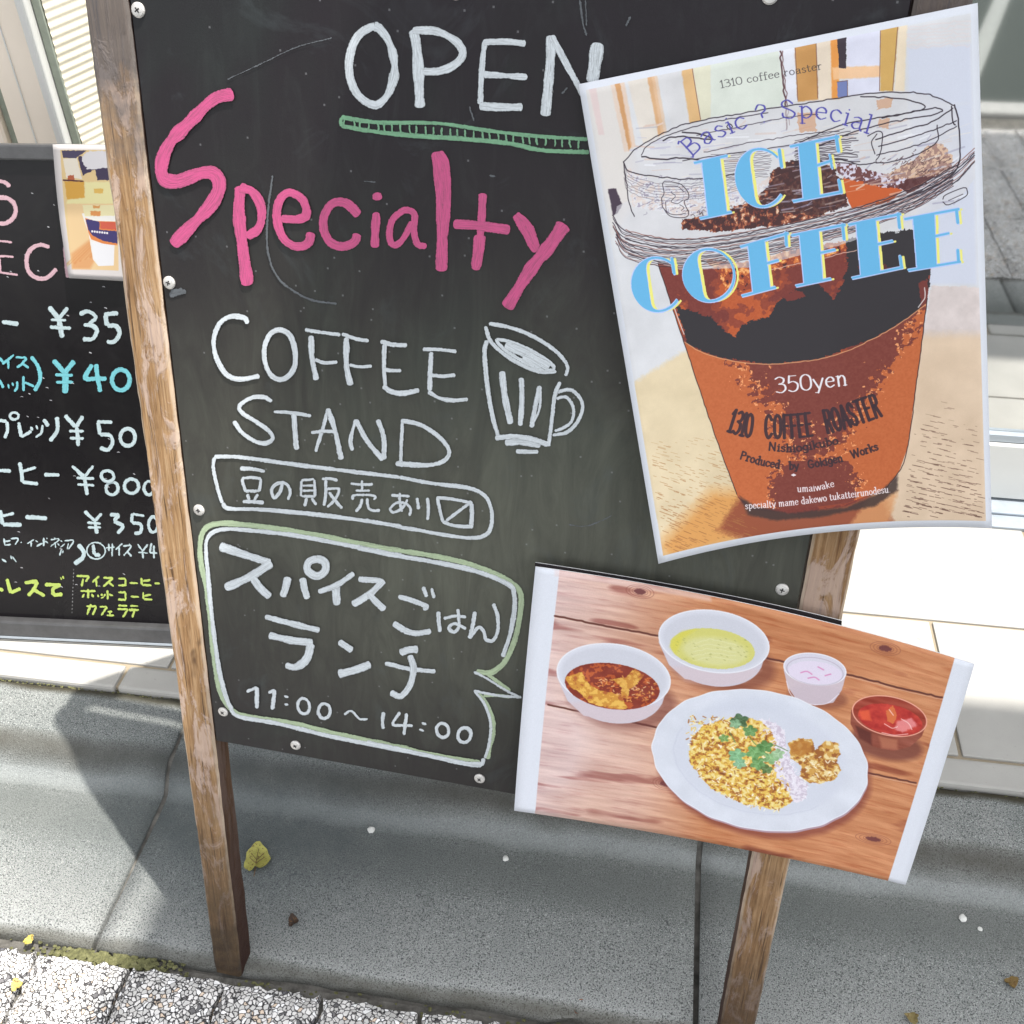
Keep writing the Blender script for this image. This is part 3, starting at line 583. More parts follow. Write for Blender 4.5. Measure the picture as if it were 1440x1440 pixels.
# ================================================================== PRINTED SHEETS
# a small painter: flat print is painted into an image in the sheet's own coordinates
def homography(src, dst):
    A = []
    for (x, y), (u, v) in zip(src, dst): A += [[x, y, 1, 0, 0, 0, -u * x, -u * y, -u], [0, 0, 0, x, y, 1, -v * x, -v * y, -v]]
    return np.linalg.svd(np.array(A))[2][-1].reshape(3, 3)
def apply_h(H, p):
    q = np.c_[p, np.ones(len(p))] @ H.T; return q[:, :2] / q[:, 2:]
class Sheet:
    """quad = pixel corners TL, TR, BR, BL; bow(s,t) = extra pixel offset of the curled paper."""
    def __init__(s, quad, bow, W, H):
        s.W, s.H, s.bow = W, H, bow; un = [(0, 0), (1, 0), (1, 1), (0, 1)]
        s.f = homography(un, quad); s.g = homography(quad, un); s.c = np.ones((H, W, 3)) * .85
        s.yy, s.xx = np.mgrid[0:H, 0:W]; s.scale = W / np.hypot(quad[1][0] - quad[0][0], quad[1][1] - quad[0][1])
    def st2px(s, st): st = np.atleast_2d(st); return apply_h(s.f, st) + s.bow(st[:, 0], st[:, 1])
    def px2st(s, px):
        px = np.atleast_2d(np.array(px, float)); st = apply_h(s.g, px)
        for _ in range(4): st = apply_h(s.g, px - s.bow(st[:, 0], st[:, 1]))
        return st
    def T(s, px): return s.px2st(px) * [s.W, s.H]
    def box(s, P, m=2):
        x0, y0 = np.floor(P.min(0)).astype(int) - m; x1, y1 = np.ceil(P.max(0)).astype(int) + m
        return max(0, x0), max(0, y0), min(s.W, x1), min(s.H, y1)
    def put(s, sl, a, col):
        v = s.c[sl]; s.c[sl] = v * (1 - a[..., None]) + np.asarray(col, float) / 255 * a[..., None] if np.ndim(col) == 1 else v * (1 - a[..., None]) + col * a[..., None]
    def mask(s, pts, wob=0, feather=1.0, raw=False):
        P = np.asarray(pts, float) if raw else s.T(pts); x0, y0, x1, y1 = s.box(P, int(3 + wob * 3 + feather))
        if x1 <= x0 or y1 <= y0: return None, None
        X = s.xx[y0:y1, x0:x1] + .5; Y = s.yy[y0:y1, x0:x1] + .5
        if wob:
            X = X + (vnoise(X, Y, 7, 1) + .6 * vnoise(X, Y, 3, 2)) * wob; Y = Y + (vnoise(X, Y, 7, 3) + .6 * vnoise(X, Y, 3, 4)) * wob
        ins = np.zeros(X.shape, bool); n = len(P); D = np.full(X.shape, 1e9) if feather > 1 else None
        for i in range(n):
            ax, ay = P[i]; bx, by = P[(i + 1) % n]
            if ay != by:
                c = ((ay > Y) != (by > Y)) & (X < (bx - ax) * (Y - ay) / (by - ay) + ax); ins ^= c
            if D is not None:
                dx, dy = bx - ax, by - ay; L = dx * dx + dy * dy + 1e-9; t = np.clip(((X - ax) * dx + (Y - ay) * dy) / L, 0, 1)
                D = np.minimum(D, (X - ax - t * dx) ** 2 + (Y - ay - t * dy) ** 2)
        m = ins.astype(float)
        if D is not None: d = np.sqrt(D) * np.where(ins, 1, -1); m = np.clip(.5 + d / feather, 0, 1)
        return (slice(y0, y1), slice(x0, x1)), m
    def fill(s, pts, col, al=1.0, wob=0, feather=1.0, grain=0, tex=None, raw=False):
        sl, m = s.mask(pts, wob, feather, raw)
        if sl is None: return
        c = np.ones(m.shape + (3,)) * np.asarray(col, float) / 255
        if tex is not None: c = tex(s.xx[sl], s.yy[sl], c)
        if grain: c = c + (RNG.random(m.shape)[..., None] - .5) * grain
        s.put(sl, m * al, c)
    def line(s, pts, w, col, al=1.0, smooth=True, raw=False, wid=None, wob=0.0):
        """w in photo pixels; wid(angle)->factor lets the width follow the stroke direction"""
        P = (catmull(pts, 2.0) if smooth and len(pts) > 2 else np.array(pts, float)); P = P if raw else s.T(P)
        if wob: P = P + np.stack([smooth_noise(len(P), 3, wob), smooth_noise(len(P), 3, wob)], 1)
        hw = w * s.scale / 2
        x0, y0, x1, y1 = s.box(P, int(hw + 3))
        if x1 <= x0 or y1 <= y0: return
        X = s.xx[y0:y1, x0:x1] + .5; Y = s.yy[y0:y1, x0:x1] + .5; A = np.zeros(X.shape)
        for i in range(len(P) - 1):
            ax, ay = P[i]; bx, by = P[i + 1]; dx, dy = bx - ax, by - ay; L = dx * dx + dy * dy + 1e-9
            h = hw * (wid(math.atan2(dy, dx)) if wid else 1)
            xa, xb = int(min(ax, bx) - h - 2) - x0, int(max(ax, bx) + h + 3) - x0; ya, yb = int(min(ay, by) - h - 2) - y0, int(max(ay, by) + h + 3) - y0
            xa, ya = max(xa, 0), max(ya, 0)
            if xb <= xa or yb <= ya: continue
            Xs, Ys = X[ya:yb, xa:xb], Y[ya:yb, xa:xb]
            t = np.clip(((Xs - ax) * dx + (Ys - ay) * dy) / L, 0, 1); d = np.hypot(Xs - ax - t * dx, Ys - ay - t * dy)
            A[ya:yb, xa:xb] = np.maximum(A[ya:yb, xa:xb], np.clip(h + .5 - d, 0, 1) * min(1, h * 2 + .3))
        s.put((slice(y0, y1), slice(x0, x1)), A * al, col)
_NG = {}
def vnoise(X, Y, sc, seed=0):                      # value noise in -1..1
    if seed not in _NG: _NG[seed] = np.random.default_rng(100 + seed).random((257, 257)) * 2 - 1
    g = _NG[seed]; x = np.asarray(X) / sc + seed * 13.7; y = np.asarray(Y) / sc + seed * 7.1
    xi = np.floor(x).astype(int); yi = np.floor(y).astype(int); fx = x - xi; fy = y - yi; fx = fx * fx * (3 - 2 * fx); fy = fy * fy * (3 - 2 * fy)
    xi %= 256; yi %= 256
    return (g[yi, xi] * (1 - fx) + g[yi, xi + 1] * fx) * (1 - fy) + (g[yi + 1, xi] * (1 - fx) + g[yi + 1, xi + 1] * fx) * fy
def fbm(X, Y, sc, seed=0, o=4):
    return sum(vnoise(X, Y, sc / 2 ** k, seed + k) * .5 ** k for k in range(o)) / 1.6
def pl(ox, oy, sc, *p): return [(ox + a / sc, oy + b / sc) for a, b in zip(p[0::2], p[1::2])]
def el(cx, cy, rx, ry, rot=0.0, n=48, a0=0, a1=360):
    q = ell(cx, cy, rx, ry, rot, n, a0, a1); return list(zip(q[0::2], q[1::2]))

# ---- a small pen alphabet, x 0..w, y 0 (baseline) .. 1 (cap height), for the printed words
GL = {
 '1': (.35, [[(.05,.8),(.2,1),(.2,0)], [(.05,0),(.35,0)]]), '3': (.55, [[(.05,.9),(.25,1),(.45,.85),(.4,.62),(.2,.55),(.45,.48),(.5,.2),(.3,0),(.05,.08)]]),
 '0': (.6, [[(.3,1),(.1,.85),(.05,.5),(.1,.15),(.3,0),(.5,.15),(.55,.5),(.5,.85),(.3,1)]]), '5': (.55, [[(.45,1),(.12,1),(.08,.58)], [(.08,.58),(.3,.64),(.5,.45),(.45,.12),(.25,0),(.05,.1)]]),
 'a': (.5, [[(.08,.55),(.22,.64),(.38,.55),(.38,.1),(.46,0)], [(.38,.4),(.15,.32),(.06,.15),(.18,0),(.38,.12)]]), 'b': (.52, [[(.02,1),(.12,1),(.12,0)], [(.12,.5),(.28,.64),(.46,.45),(.46,.18),(.28,0),(.12,.1)]]),
 'c': (.46, [[(.42,.52),(.26,.64),(.08,.5),(.06,.2),(.22,0),(.42,.12)]]), 'd': (.54, [[(.3,1),(.42,1),(.42,.04),(.5,0)], [(.42,.5),(.26,.64),(.08,.45),(.08,.18),(.24,0),(.42,.12)]]),
 'e': (.48, [[(.07,.36),(.42,.38),(.38,.58),(.24,.64),(.08,.48),(.07,.18),(.22,0),(.42,.1)]]), 'f': (.36, [[(.36,.94),(.24,1),(.16,.85),(.16,0)], [(.02,.62),(.34,.62)], [(.06,0),(.28,0)]]),
 'g': (.52, [[(.42,.6),(.42,-.1),(.28,-.28),(.08,-.2)], [(.42,.5),(.26,.64),(.08,.45),(.08,.2),(.24,.05),(.42,.15)]]), 'h': (.54, [[(.02,1),(.12,1),(.12,0)], [(.12,.45),(.28,.64),(.42,.5),(.42,0)], [(.04,0),(.2,0)], [(.34,0),(.5,0)]]),
 'i': (.26, [[(.04,.62),(.13,.62),(.13,0)], [(.12,.84),(.14,.84)], [(.04,0),(.22,0)]]), 'k': (.52, [[(.02,1),(.12,1),(.12,0)], [(.42,.62),(.12,.28)], [(.2,.36),(.46,0)]]),
 'l': (.26, [[(.04,1),(.13,1),(.13,0)], [(.04,0),(.22,0)]]), 'm': (.8, [[(.03,.62),(.12,.62),(.12,0)], [(.12,.45),(.26,.64),(.38,.5),(.38,0)], [(.38,.45),(.54,.64),(.66,.5),(.66,0)], [(.6,0),(.76,0)]]),
 'n': (.54, [[(.03,.62),(.12,.62),(.12,0)], [(.12,.45),(.28,.64),(.42,.5),(.42,0)], [(.34,0),(.5,0)]]), 'o': (.52, [[(.26,.64),(.09,.5),(.06,.32),(.1,.12),(.26,0),(.42,.12),(.46,.32),(.42,.5),(.26,.64)]]),
 'p': (.54, [[(.03,.62),(.12,.62),(.12,-.28)], [(.12,.5),(.28,.64),(.46,.45),(.46,.18),(.28,0),(.12,.1)], [(.04,-.28),(.22,-.28)]]), 'r': (.42, [[(.03,.62),(.12,.62),(.12,0)], [(.12,.42),(.26,.64),(.38,.58)], [(.04,0),(.22,0)]]),
 's': (.42, [[(.36,.52),(.2,.64),(.07,.52),(.14,.38),(.3,.28),(.36,.12),(.2,0),(.05,.1)]]), 't': (.36, [[(.14,.85),(.14,.12),(.22,0),(.34,.08)], [(.02,.62),(.32,.62)]]),
 'u': (.54, [[(.02,.62),(.12,.62),(.12,.12),(.25,0),(.42,.16)], [(.42,.62),(.42,0),(.5,0)]]), 'w': (.74, [[(.03,.62),(.2,0)], [(.2,0),(.36,.6)], [(.36,.6),(.52,0)], [(.52,0),(.7,.62)]]),
 'y': (.52, [[(.03,.62),(.26,.02)], [(.48,.62),(.2,-.24),(.06,-.22)]]), '.': (.24, [[(.1,.02),(.13,.02)]]), '?': (.5, [[(.06,.8),(.2,1),(.4,.88),(.38,.64),(.22,.5),(.22,.3)], [(.21,.03),(.24,.03)]]),
 'B': (.66, [[(.03,1),(.14,1),(.14,0),(.03,0)], [(.14,1),(.42,.95),(.44,.65),(.14,.55)], [(.14,.55),(.5,.48),(.52,.1),(.14,0)]]), 'S': (.6, [[(.48,.8),(.3,1),(.1,.88),(.1,.65),(.4,.42),(.52,.22),(.35,0),(.08,.1),(.06,.28)]]),
 'N': (.7, [[(.1,0),(.1,1)], [(.1,1),(.55,0)], [(.55,0),(.55,1)]]), 'P': (.6, [[(.1,0),(.1,1)], [(.1,1),(.45,.95),(.48,.6),(.1,.5)]]), 'G': (.7, [[(.55,.8),(.3,1),(.08,.75),(.08,.25),(.3,0),(.55,.12),(.55,.42),(.35,.42)]]),
 'W': (.95, [[(.03,1),(.22,0)], [(.22,0),(.45,.95)], [(.45,.95),(.68,0)], [(.68,0),(.9,1)]]), 'C': (.66, [[(.55,.8),(.3,1),(.08,.75),(.08,.25),(.3,0),(.56,.18)]]),
 'O': (.7, [[(.33,1),(.12,.85),(.07,.5),(.12,.15),(.33,0),(.55,.15),(.6,.5),(.55,.85),(.33,1)]]), 'F': (.58, [[(.12,0),(.12,1)], [(.1,1),(.52,1)], [(.12,.52),(.44,.52)]]), 'E': (.58, [[(.12,0),(.12,1)], [(.1,1),(.52,1)], [(.12,.52),(.44,.52)], [(.1,0),(.52,0)]]),
 'R': (.66, [[(.12,0),(.12,1)], [(.12,1),(.48,.95),(.5,.6),(.12,.5)], [(.32,.5),(.56,0)]]), 'A': (.66, [[(.04,0),(.32,1)], [(.32,1),(.6,0)], [(.14,.35),(.5,.35)]]), 'T': (.6, [[(.3,0),(.3,1)], [(.03,1),(.57,1)]]),
}
def words(sh, text, path, size, pen, col, thin=.35, squeeze=1.0, slant=0.0, al=1.0, space=.34):
    """set text along a pixel path (baseline), stretched to fill it exactly"""
    c = catmull(path, 1.0); s = np.r_[0, np.cumsum(np.hypot(*np.diff(c, axis=0).T))]; L = s[-1]
    adv = [(space if ch == ' ' else GL[ch][0] * squeeze + .05) for ch in text]; k = L / (sum(adv) * size); x = 0
    wid = (lambda a: thin + (1 - thin) * abs(math.sin(a - .1))) if thin < 1 else None
    for ch, ad in zip(text, adv):
        if ch != ' ':
            xc = (x + ad / 2) * size * k; i = min(len(c) - 2, np.searchsorted(s, xc)); p = np.array([np.interp(xc, s, c[:, 0]), np.interp(xc, s, c[:, 1])])
            j0, j1 = max(0, i - 4), min(len(c) - 1, i + 4); d = c[j1] - c[j0]; d /= np.hypot(*d); u = np.array([d[1], -d[0]])
            for st in GL[ch][1]:
                q = [tuple(p + d * ((a * squeeze + slant * b - ad / 2 + .02) * size * k) + u * (b * size)) for a, b in st]
                sh.line(q, pen, col, al, smooth=len(q) > 3, wid=wid)
        x += ad
def emit(name, sh, gain=.97, rough=.5, spec=.35):
    c = np.clip(sh.c, 0, 1); img = bpy.data.images.new(name, sh.W, sh.H); buf = np.ones((sh.H, sh.W, 4), np.float32); buf[..., :3] = c[::-1]
    img.pixels.foreach_set(buf.ravel()); img.pack()
    M = Mat(name, rough, spec); t = M.n('TexImage'); t.image = img; uv = M.n('UVMap'); uv.uv_map = 'UVMap'; M.l(uv.outputs[0], t.inputs[0])
    x = M.n('Vector' + 'Math', operation='SCALE'); x.inputs['Scale'].default_value = gain; M.l(t.outputs[0], x.inputs[0])
    y = M.n('Vector' + 'Math', operation='MINIMUM'); M.l(x.outputs[0], y.inputs[0]); y.inputs[1].default_value = (.86, .86, .86); M.color(y.outputs[0])
    return M
def sheet_object(name, sh, mat, inv, mw, height, thick, parent=None, nx=36, ny=44, smax=1.0):
    V, UV, F = [], [], []
    for side in (0, 1):
        for j in range(ny + 1):
            for i in range(nx + 1):
                st = np.array([[i / nx * smax, j / ny]]); p = sh.st2px(st)[0]; h = height(st[0, 0], st[0, 1])
                q = hit(inv, p[0], p[1], h); q.y += thick * side; V.append(q); UV.append((st[0, 0], 1 - st[0, 1]))
    m = nx + 1; B = m * (ny + 1)
    for j in range(ny):
        for i in range(nx): a = j * m + i; F.append((a, a + m, a + m + 1, a + 1)); F.append((B + a, B + a + 1, B + a + m + 1, B + a + m))
    rim = [i for i in range(nx)] + [j * m + nx for j in range(ny)] + [ny * m + i for i in range(nx, 0, -1)] + [j * m for j in range(ny, 0, -1)]
    for k in range(len(rim)): a, b = rim[k], rim[(k + 1) % len(rim)]; F.append((a, b, B + b, B + a))
    me = mesh(name, V, F, UV, True); me.materials.append(mat.m); me.materials.append(PAPER_BACK.m)
    mi = [0] * len(F)
    for k in range(2 * nx * ny): mi[k] = k % 2
    for k in range(2 * nx * ny, len(F)): mi[k] = 1
    me.polygons.foreach_set('material_index', mi); return link(name, me, None, parent, mw)
# ------------------------------------------------------------------ ice coffee poster
def bowA(s, t): s = np.asarray(s); t = np.asarray(t); return np.stack([0 * s, -19 * 4 * s * (1 - s) * t ** 2.2], -1)
ICE = Sheet([(813.5, 118.5), (1375, 4), (1395, 743), (926, 793)], bowA, 1040, 1470)
sh = ICE; X, Y = sh.xx, sh.yy
def PX(pts): return pts
def flat(col, n=6): return lambda X, Y, c: c + (fbm(X, Y, 60, 5)[..., None] * n / 255)
paper = (206, 209, 214); sh.c[:] = np.array(paper) / 255
# white margin stays; the picture area
def stq(pts): return [tuple(np.array(p) * [sh.W, sh.H]) for p in pts]
sh.fill(stq([(.017, .012), (.983, .014), (.983, .983), (.018, .983)]), (206, 206, 208), raw=True, tex=flat(0, 8))
sh.fill([(823,125),(862,118),(905,270),(862,330)], (212,205,198), .8, feather=20)
for q, c, al in (([(828,124),(838,122),(850,190),(842,190)], (214,190,188), .7), ([(882,113),(912,107),(935,190),(905,205)], (216,204,188), .7), ([(925,104),(958,98),(980,170),(945,180)], (208,206,206), .8),
                 ([(864,117),(872,115),(889,205),(884,213)], (196,146,98), 1), ([(858,118),(864,117),(884,213),(878,214)], (214,188,168), .7), ([(872,115),(878,114),(894,205),(888,210)], (218,186,160), .7),
                 ([(910,107),(920,105),(934,188),(926,192)], (205,152,100), .8), ([(916,106),(924,104),(938,188),(930,190)], (216,182,150), .7),
                 ([(958,97),(974,94),(986,170),(970,174)], (214,174,122), 1), ([(974,94),(1000,88),(1000,165),(986,170)], (212,208,178), .8),
                 ([(1000,88),(1095,70),(1104,150),(1000,165)], (206,211,200), 1), ([(1100,68),(1118,64),(1122,142),(1106,146)], (214,214,222), .9),
                 ([(1117,65),(1148,58),(1151,140),(1122,143)], (190,140,80), 1), ([(1148,58),(1170,54),(1173,140),(1152,142)], (222,206,186), 1),
                 ([(1168,54),(1180,52),(1180,140),(1170,140)], (222,148,72), 1), ([(1190,50),(1238,40),(1238,130),(1192,134)], (212,212,226), 1), ([(1170,95),(1240,92),(1240,108),(1172,112)], (232,186,140), .9),
                 ([(1238,40),(1264,35),(1256,128),(1238,128)], (200,160,90), 1), ([(1264,35),(1276,33),(1272,128),(1258,128)], (226,208,180), .9)):
    sh.fill(q, c, al, feather=4, wob=1.0, tex=flat(0, 10))
sh.fill([(1177,52),(1190,50),(1190,96),(1180,95)], (52,40,50), wob=1); sh.fill([(1177,115),(1192,113),(1192,136),(1178,138)], (110,122,170), wob=1)
sh.line([(1097,70),(1101,110),(1107,182)], 2.2, (88,56,60), wob=1.5); sh.line([(1100,72),(1104,120),(1110,175)], 1.4, (120,90,90), wob=1.5)
for q in ([(1117,65),(1121,140)], [(1148,60),(1150,138)], [(1238,40),(1237,128)], [(1262,37),(1255,128)], [(974,94),(986,168)], [(1177,115),(1192,113)], [(1192,113),(1192,136)], [(1192,136),(1178,138)]): sh.line(q, 1.0, (110,72,62), .9, wob=1.2)
for q in ([(1276,68),(1366,62),(1368,145),(1278,150)], [(1278,150),(1368,145),(1374,400),(1300,400)]): sh.fill(q, (198,202,216), .85, feather=12)
for k in range(7): sh.line([(1276, 38 + 5 * k), (1320, 34 + 5 * k), (1364, 28 + 6 * k)], 2, (216,198,194), .35, wob=2)
sh.fill([(1310,402),(1380,404),(1390,560),(1282,560)], (206,194,190), 1, feather=3, wob=3, tex=lambda X, Y, c: c + fbm(X, Y, 26, 8)[..., None] * .045)
sh.fill([(1290,470),(1386,470),(1392,745),(1100,745),(1240,690)], (210,186,160), 1, feather=30, wob=3, tex=flat(0, 10))
sh.fill([(887,540),(945,505),(985,478),(1040,700),(1040,760),(932,790)], (214,196,162), 1, feather=16, wob=4, tex=flat(0, 10))
sh.fill([(925,768),(1000,690),(1045,690),(1060,720),(1120,745),(940,790)], (206,146,78), .95, feather=60, wob=4)
sh.fill([(1010,745),(1040,700),(1200,700),(1240,690),(1255,735),(1180,748),(1050,760)], (140,70,45), .95, feather=24, wob=5)
sh.fill([(1190,745),(1230,690),(1262,690),(1250,735)], (206,146,96), .8, feather=16, wob=3)
# ink hatching of the table top
for k in range(1300):
    right = k % 2; f = RNG.random() ** .6
    if right: x = 1225 + RNG.random() * 165; y = 560 + round(f * 24) * 7.5 + RNG.normal() * .9 + (x - 1300) * .22; sl = .22; lim = 1275 - (y - 640) * .15 if y > 640 else 1275 + (640 - y) * .14
    else: x = 890 + RNG.random() * 190; y = 600 + f * 180; sl = .24 + (y - 600) / 900; lim = None
    if right and x < lim + 6: continue
    if not right and x > 1000 + (y - 605) * .42: continue
    L = 2 + RNG.random() * 9; c = (92,62,52) if right else (160,104,58); st = sh.px2st([(x, y)])[0]
    if .025 < st[0] < .965 and st[1] < .975: sh.line([(x, y), (min(x + L, 1385), y + L * sl)], .6 + RNG.random() * .9, c, .3 + .55 * f)
# dark lever left of the cup
sh.fill([(855,266),(866,265),(875,288),(868,300),(862,304)], (66,52,66), wob=1, feather=3)
# ---- cup body
body = [(925,368),(944,430),(962,482),(1005,610),(1038,700),(1052,716),(1120,724),(1190,712),(1245,688),(1264,664),(1276,630),(1290,530),(1300,450),(1308,390),(1313,318),(1200,340),(1080,372),(980,378)]
def coffee(X, Y, c):
    n = fbm(X, Y, 90, 3, 5) * .9 + fbm(X, Y, 16, 9, 3) * .35
    out = np.where((n < .05)[..., None], np.array((116,50,42)) / 255, np.array((140,62,42)) / 255)
    out = np.where((n > .34)[..., None], np.array((178,84,42)) / 255, out); return out + vnoise(X, Y, 4, 2)[..., None] * .02
sh.fill(body, (116,50,42), tex=coffee)
def bubbly(X, Y, c):
    n = fbm(X, Y, 11, 4, 3); o = np.where((n > .12)[..., None], np.array((206,116,58)) / 255, np.array((150,66,40)) / 255)
    o = np.where((n > .42)[..., None], np.array((232,168,104)) / 255, o); return np.where((n < -.42)[..., None], np.array((70,32,34)) / 255, o)
sh.fill([(990,365),(1045,370),(1110,352),(1190,338),(1190,352),(1110,378),(1060,380),(1048,408),(1022,410),(1012,385)], 0 * np.ones(3), wob=4, tex=bubbly)
sh.fill([(1190,335),(1312,318),(1307,400),(1292,440),(1230,475),(1150,506),(1080,512),(1010,503),(968,484),(950,430),(975,437),(1000,446),(1020,466),(1034,474),(1045,456),(1060,450),(1080,446),(1098,420),(1124,404),(1150,398),(1172,420),(1184,402),(1192,370)], (44,40,44), wob=4.5)
sh.fill([(1205,375),(1240,372),(1262,380),(1240,384),(1215,382)], (86,40,38), wob=4)
sh.fill([(1098,418),(1120,408),(1134,416),(1110,424)], (112,48,42), wob=3); sh.line([(1060,385),(1160,362),(1205,352)], 1.2, (214,176,160), .9, wob=1)
sh.fill([(1292,398),(1305,392),(1304,425),(1296,436)], (110,48,42), wob=2)
sleeve = [(962,482),(985,494),(1010,503),(1045,510),(1080,512),(1115,510),(1150,505),(1190,494),(1230,475),(1265,455),(1302,428),(1290,530),(1276,630),(1264,664),(1245,688),(1190,708),(1120,716),(1058,714),(1038,698),(1005,610)]
def slv(X, Y, c):
    st = np.stack([X / sh.W, Y / sh.H], -1); px = apply_h(sh.f, st.reshape(-1, 2)).reshape(X.shape + (2,)); x, y = px[..., 0], px[..., 1]
    cen = 1136 + (y - 500) * .03; half = 150 - (y - 480) * .33; e = (x - cen) / half
    d = 1.12 - (y - 480) / 190 + .25 * (y > 660) - np.abs(e) ** 2.4 * (1.2) - .2 * (e < -.3)
    d = d + np.clip((y - 655) / 60, 0, .9)
    n = d * 1.7 - .22 + fbm(X, Y, 13, 6, 4) * .7 + fbm(X, Y, 50, 1, 3) * .35
    o = np.where((n > .02)[..., None], np.array((118,54,44)) / 255, np.array((184,96,52)) / 255)
    n2 = fbm(X, Y, 7, 12, 3); o = np.where(((n > -.3) & (n < .3) & (n2 > .40))[..., None], np.array((226,150,98)) / 255, o)
    return o + vnoise(X, Y, 5, 4)[..., None] * .02
sh.fill(sleeve, (184,96,52), tex=slv)
sh.line([(962,482),(985,494),(1010,503),(1045,510),(1080,512),(1115,510),(1150,505),(1190,494),(1230,475),(1265,455),(1302,428)], 1.6, (206,148,106), .9, wob=.8)
sh.fill([(1040,698),(1062,712),(1110,722),(1190,714),(1235,694),(1262,668),(1262,690),(1230,712),(1150,728),(1090,732),(1052,724)], (58,44,42), .85, wob=2, feather=10)
for q in ([(925,370),(962,482),(1005,610),(1036,695)], [(1304,420),(1290,530),(1276,630),(1266,660),(1245,688)]): sh.line(q, 1.5, (60,36,36), .95, wob=.6)
sh.line([(948,432),(955,452),(962,470)], 1.4, (214,208,206), .9); sh.line([(1302,405),(1300,420),(1293,432)], 1.6, (216,208,206), .9, wob=2)
# ---- clear lid in ink line
INK = (42, 32, 42)
lid = [(862,312),(868,290),(884,282),(877,228),(900,205),(960,175),(1090,150),(1230,130),(1300,132),(1342,148),(1348,168),(1351,222),(1372,222),(1371,250),(1350,280),(1290,308),(1180,345),(1060,376),(960,380),(890,360),(868,338)]
sh.fill(lid, (204,202,204), .62, wob=1, tex=flat(0, 8))
def creamy(X, Y, c):
    n = fbm(X, Y, 8, 7, 3); o = np.where((n > .1)[..., None], np.array((214,196,188)) / 255, np.array((216,214,218)) / 255); return np.where((n < -.45)[..., None], np.array((150,140,160)) / 255, o)
sh.fill([(890,290),(880,235),(930,262),(1060,262),(1090,245),(1060,285),(960,305)], (0,0,0), .7, wob=3, tex=creamy)
def brownice(X, Y, c):
    n = fbm(X, Y, 9, 3, 4) + .25 * fbm(X, Y, 40, 2, 2); o = np.where((n > 0)[..., None], np.array((120,58,44)) / 255, np.array((70,38,38)) / 255)
    o = np.where((n > .28)[..., None], np.array((176,108,76)) / 255, o); return np.where((n > .55)[..., None], np.array((224,190,160)) / 255, o)
sh.fill([(960,322),(958,308),(1000,302),(1035,290),(1060,282),(1080,262),(1085,242),(1105,228),(1130,222),(1150,224),(1172,236),(1182,252),(1188,262),(1192,286),(1150,306),(1090,318),(1010,326)], (0,0,0), wob=3.5, tex=brownice)
sh.fill([(1090,240),(1112,228),(1150,224),(1172,238),(1188,262),(1192,290),(1150,304),(1100,296),(1080,270)], (62,36,38), .75, wob=5)
sh.fill([(1185,250),(1215,256),(1262,264),(1270,268),(1250,284),(1225,290),(1198,294),(1190,275)], (192,88,38), wob=1.5)
sh.fill([(1168,226),(1200,232),(1240,244),(1290,252),(1300,262),(1275,268),(1235,262),(1190,252),(1176,240)], (0,0,0), .9, wob=3, tex=lambda X, Y, c: np.where((fbm(X, Y, 8, 5, 3) > .0)[..., None], np.array((96,48,48)) / 255, np.array((208,200,214)) / 255))
sh.fill([(1262,262),(1280,250),(1310,240),(1330,236),(1296,262),(1276,272)], (78,36,36), .9, wob=3)
sh.fill([(1290,222),(1306,204),(1325,202),(1340,220),(1338,236),(1318,246),(1270,252),(1236,250)], (0,0,0), .85, wob=3, tex=lambda X, Y, c: np.where((fbm(X, Y, 7, 9, 3) > .0)[..., None], np.array((206,168,138)) / 255, np.array((150,110,96)) / 255))
for k in range(260):
    x = 885 + RNG.random() * 460; y = 175 + RNG.random() * 130; st_ = sh.px2st([(x, y)])[0]
    if 0.03 < st_[0] < .97: sh.line([(x, y), (x + 6 + RNG.random() * 26, y - (x - 900) * .002 * 6 - 1 + RNG.normal() * 1.5)], .6 + RNG.random() * 2.2, [(180,176,196), (226,226,230), (206,176,160), (150,146,168), (222,214,206)][k % 5], .35 + .3 * RNG.random(), wob=1.5)
for q in ([(1233,140),(1256,137),(1254,152),(1234,154)], [(1120,160),(1148,156),(1148,184),(1124,186)], [(1236,168),(1252,166),(1250,180),(1236,180)]): sh.fill(q, (196,138,96), .6, wob=3)
rimq = lambda dx, dy, k: [(862+dx,308+dy),(880+dx*.8,330+dy),(940,342+dy),(1010,338+dy),(1100,322+dy*.95),(1200,298+dy*.85),(1280,270+dy*.8),(1340,238+dy*.7),(1370,212+dy*.55)]
for k in range(22):
    dy = k * 1.9 - 6 + RNG.normal() * .5; w = .7 + RNG.random() * .9
    q = rimq(0 if k < 11 else 4, dy, k); i0 = RNG.integers(0, 2); sh.line(q[i0:len(q) - RNG.integers(0, 2)], w, INK if k % 4 else (130,84,76), .85, wob=.9)
for k in range(7): sh.line([(878, 232 + 9 * k * .35), (886, 246 + k * 4), (930, 258 + 4 * k), (1000, 256 + 3.4 * k), (1060, 244 + 3 * k)], .8, INK, .45, wob=1.2)
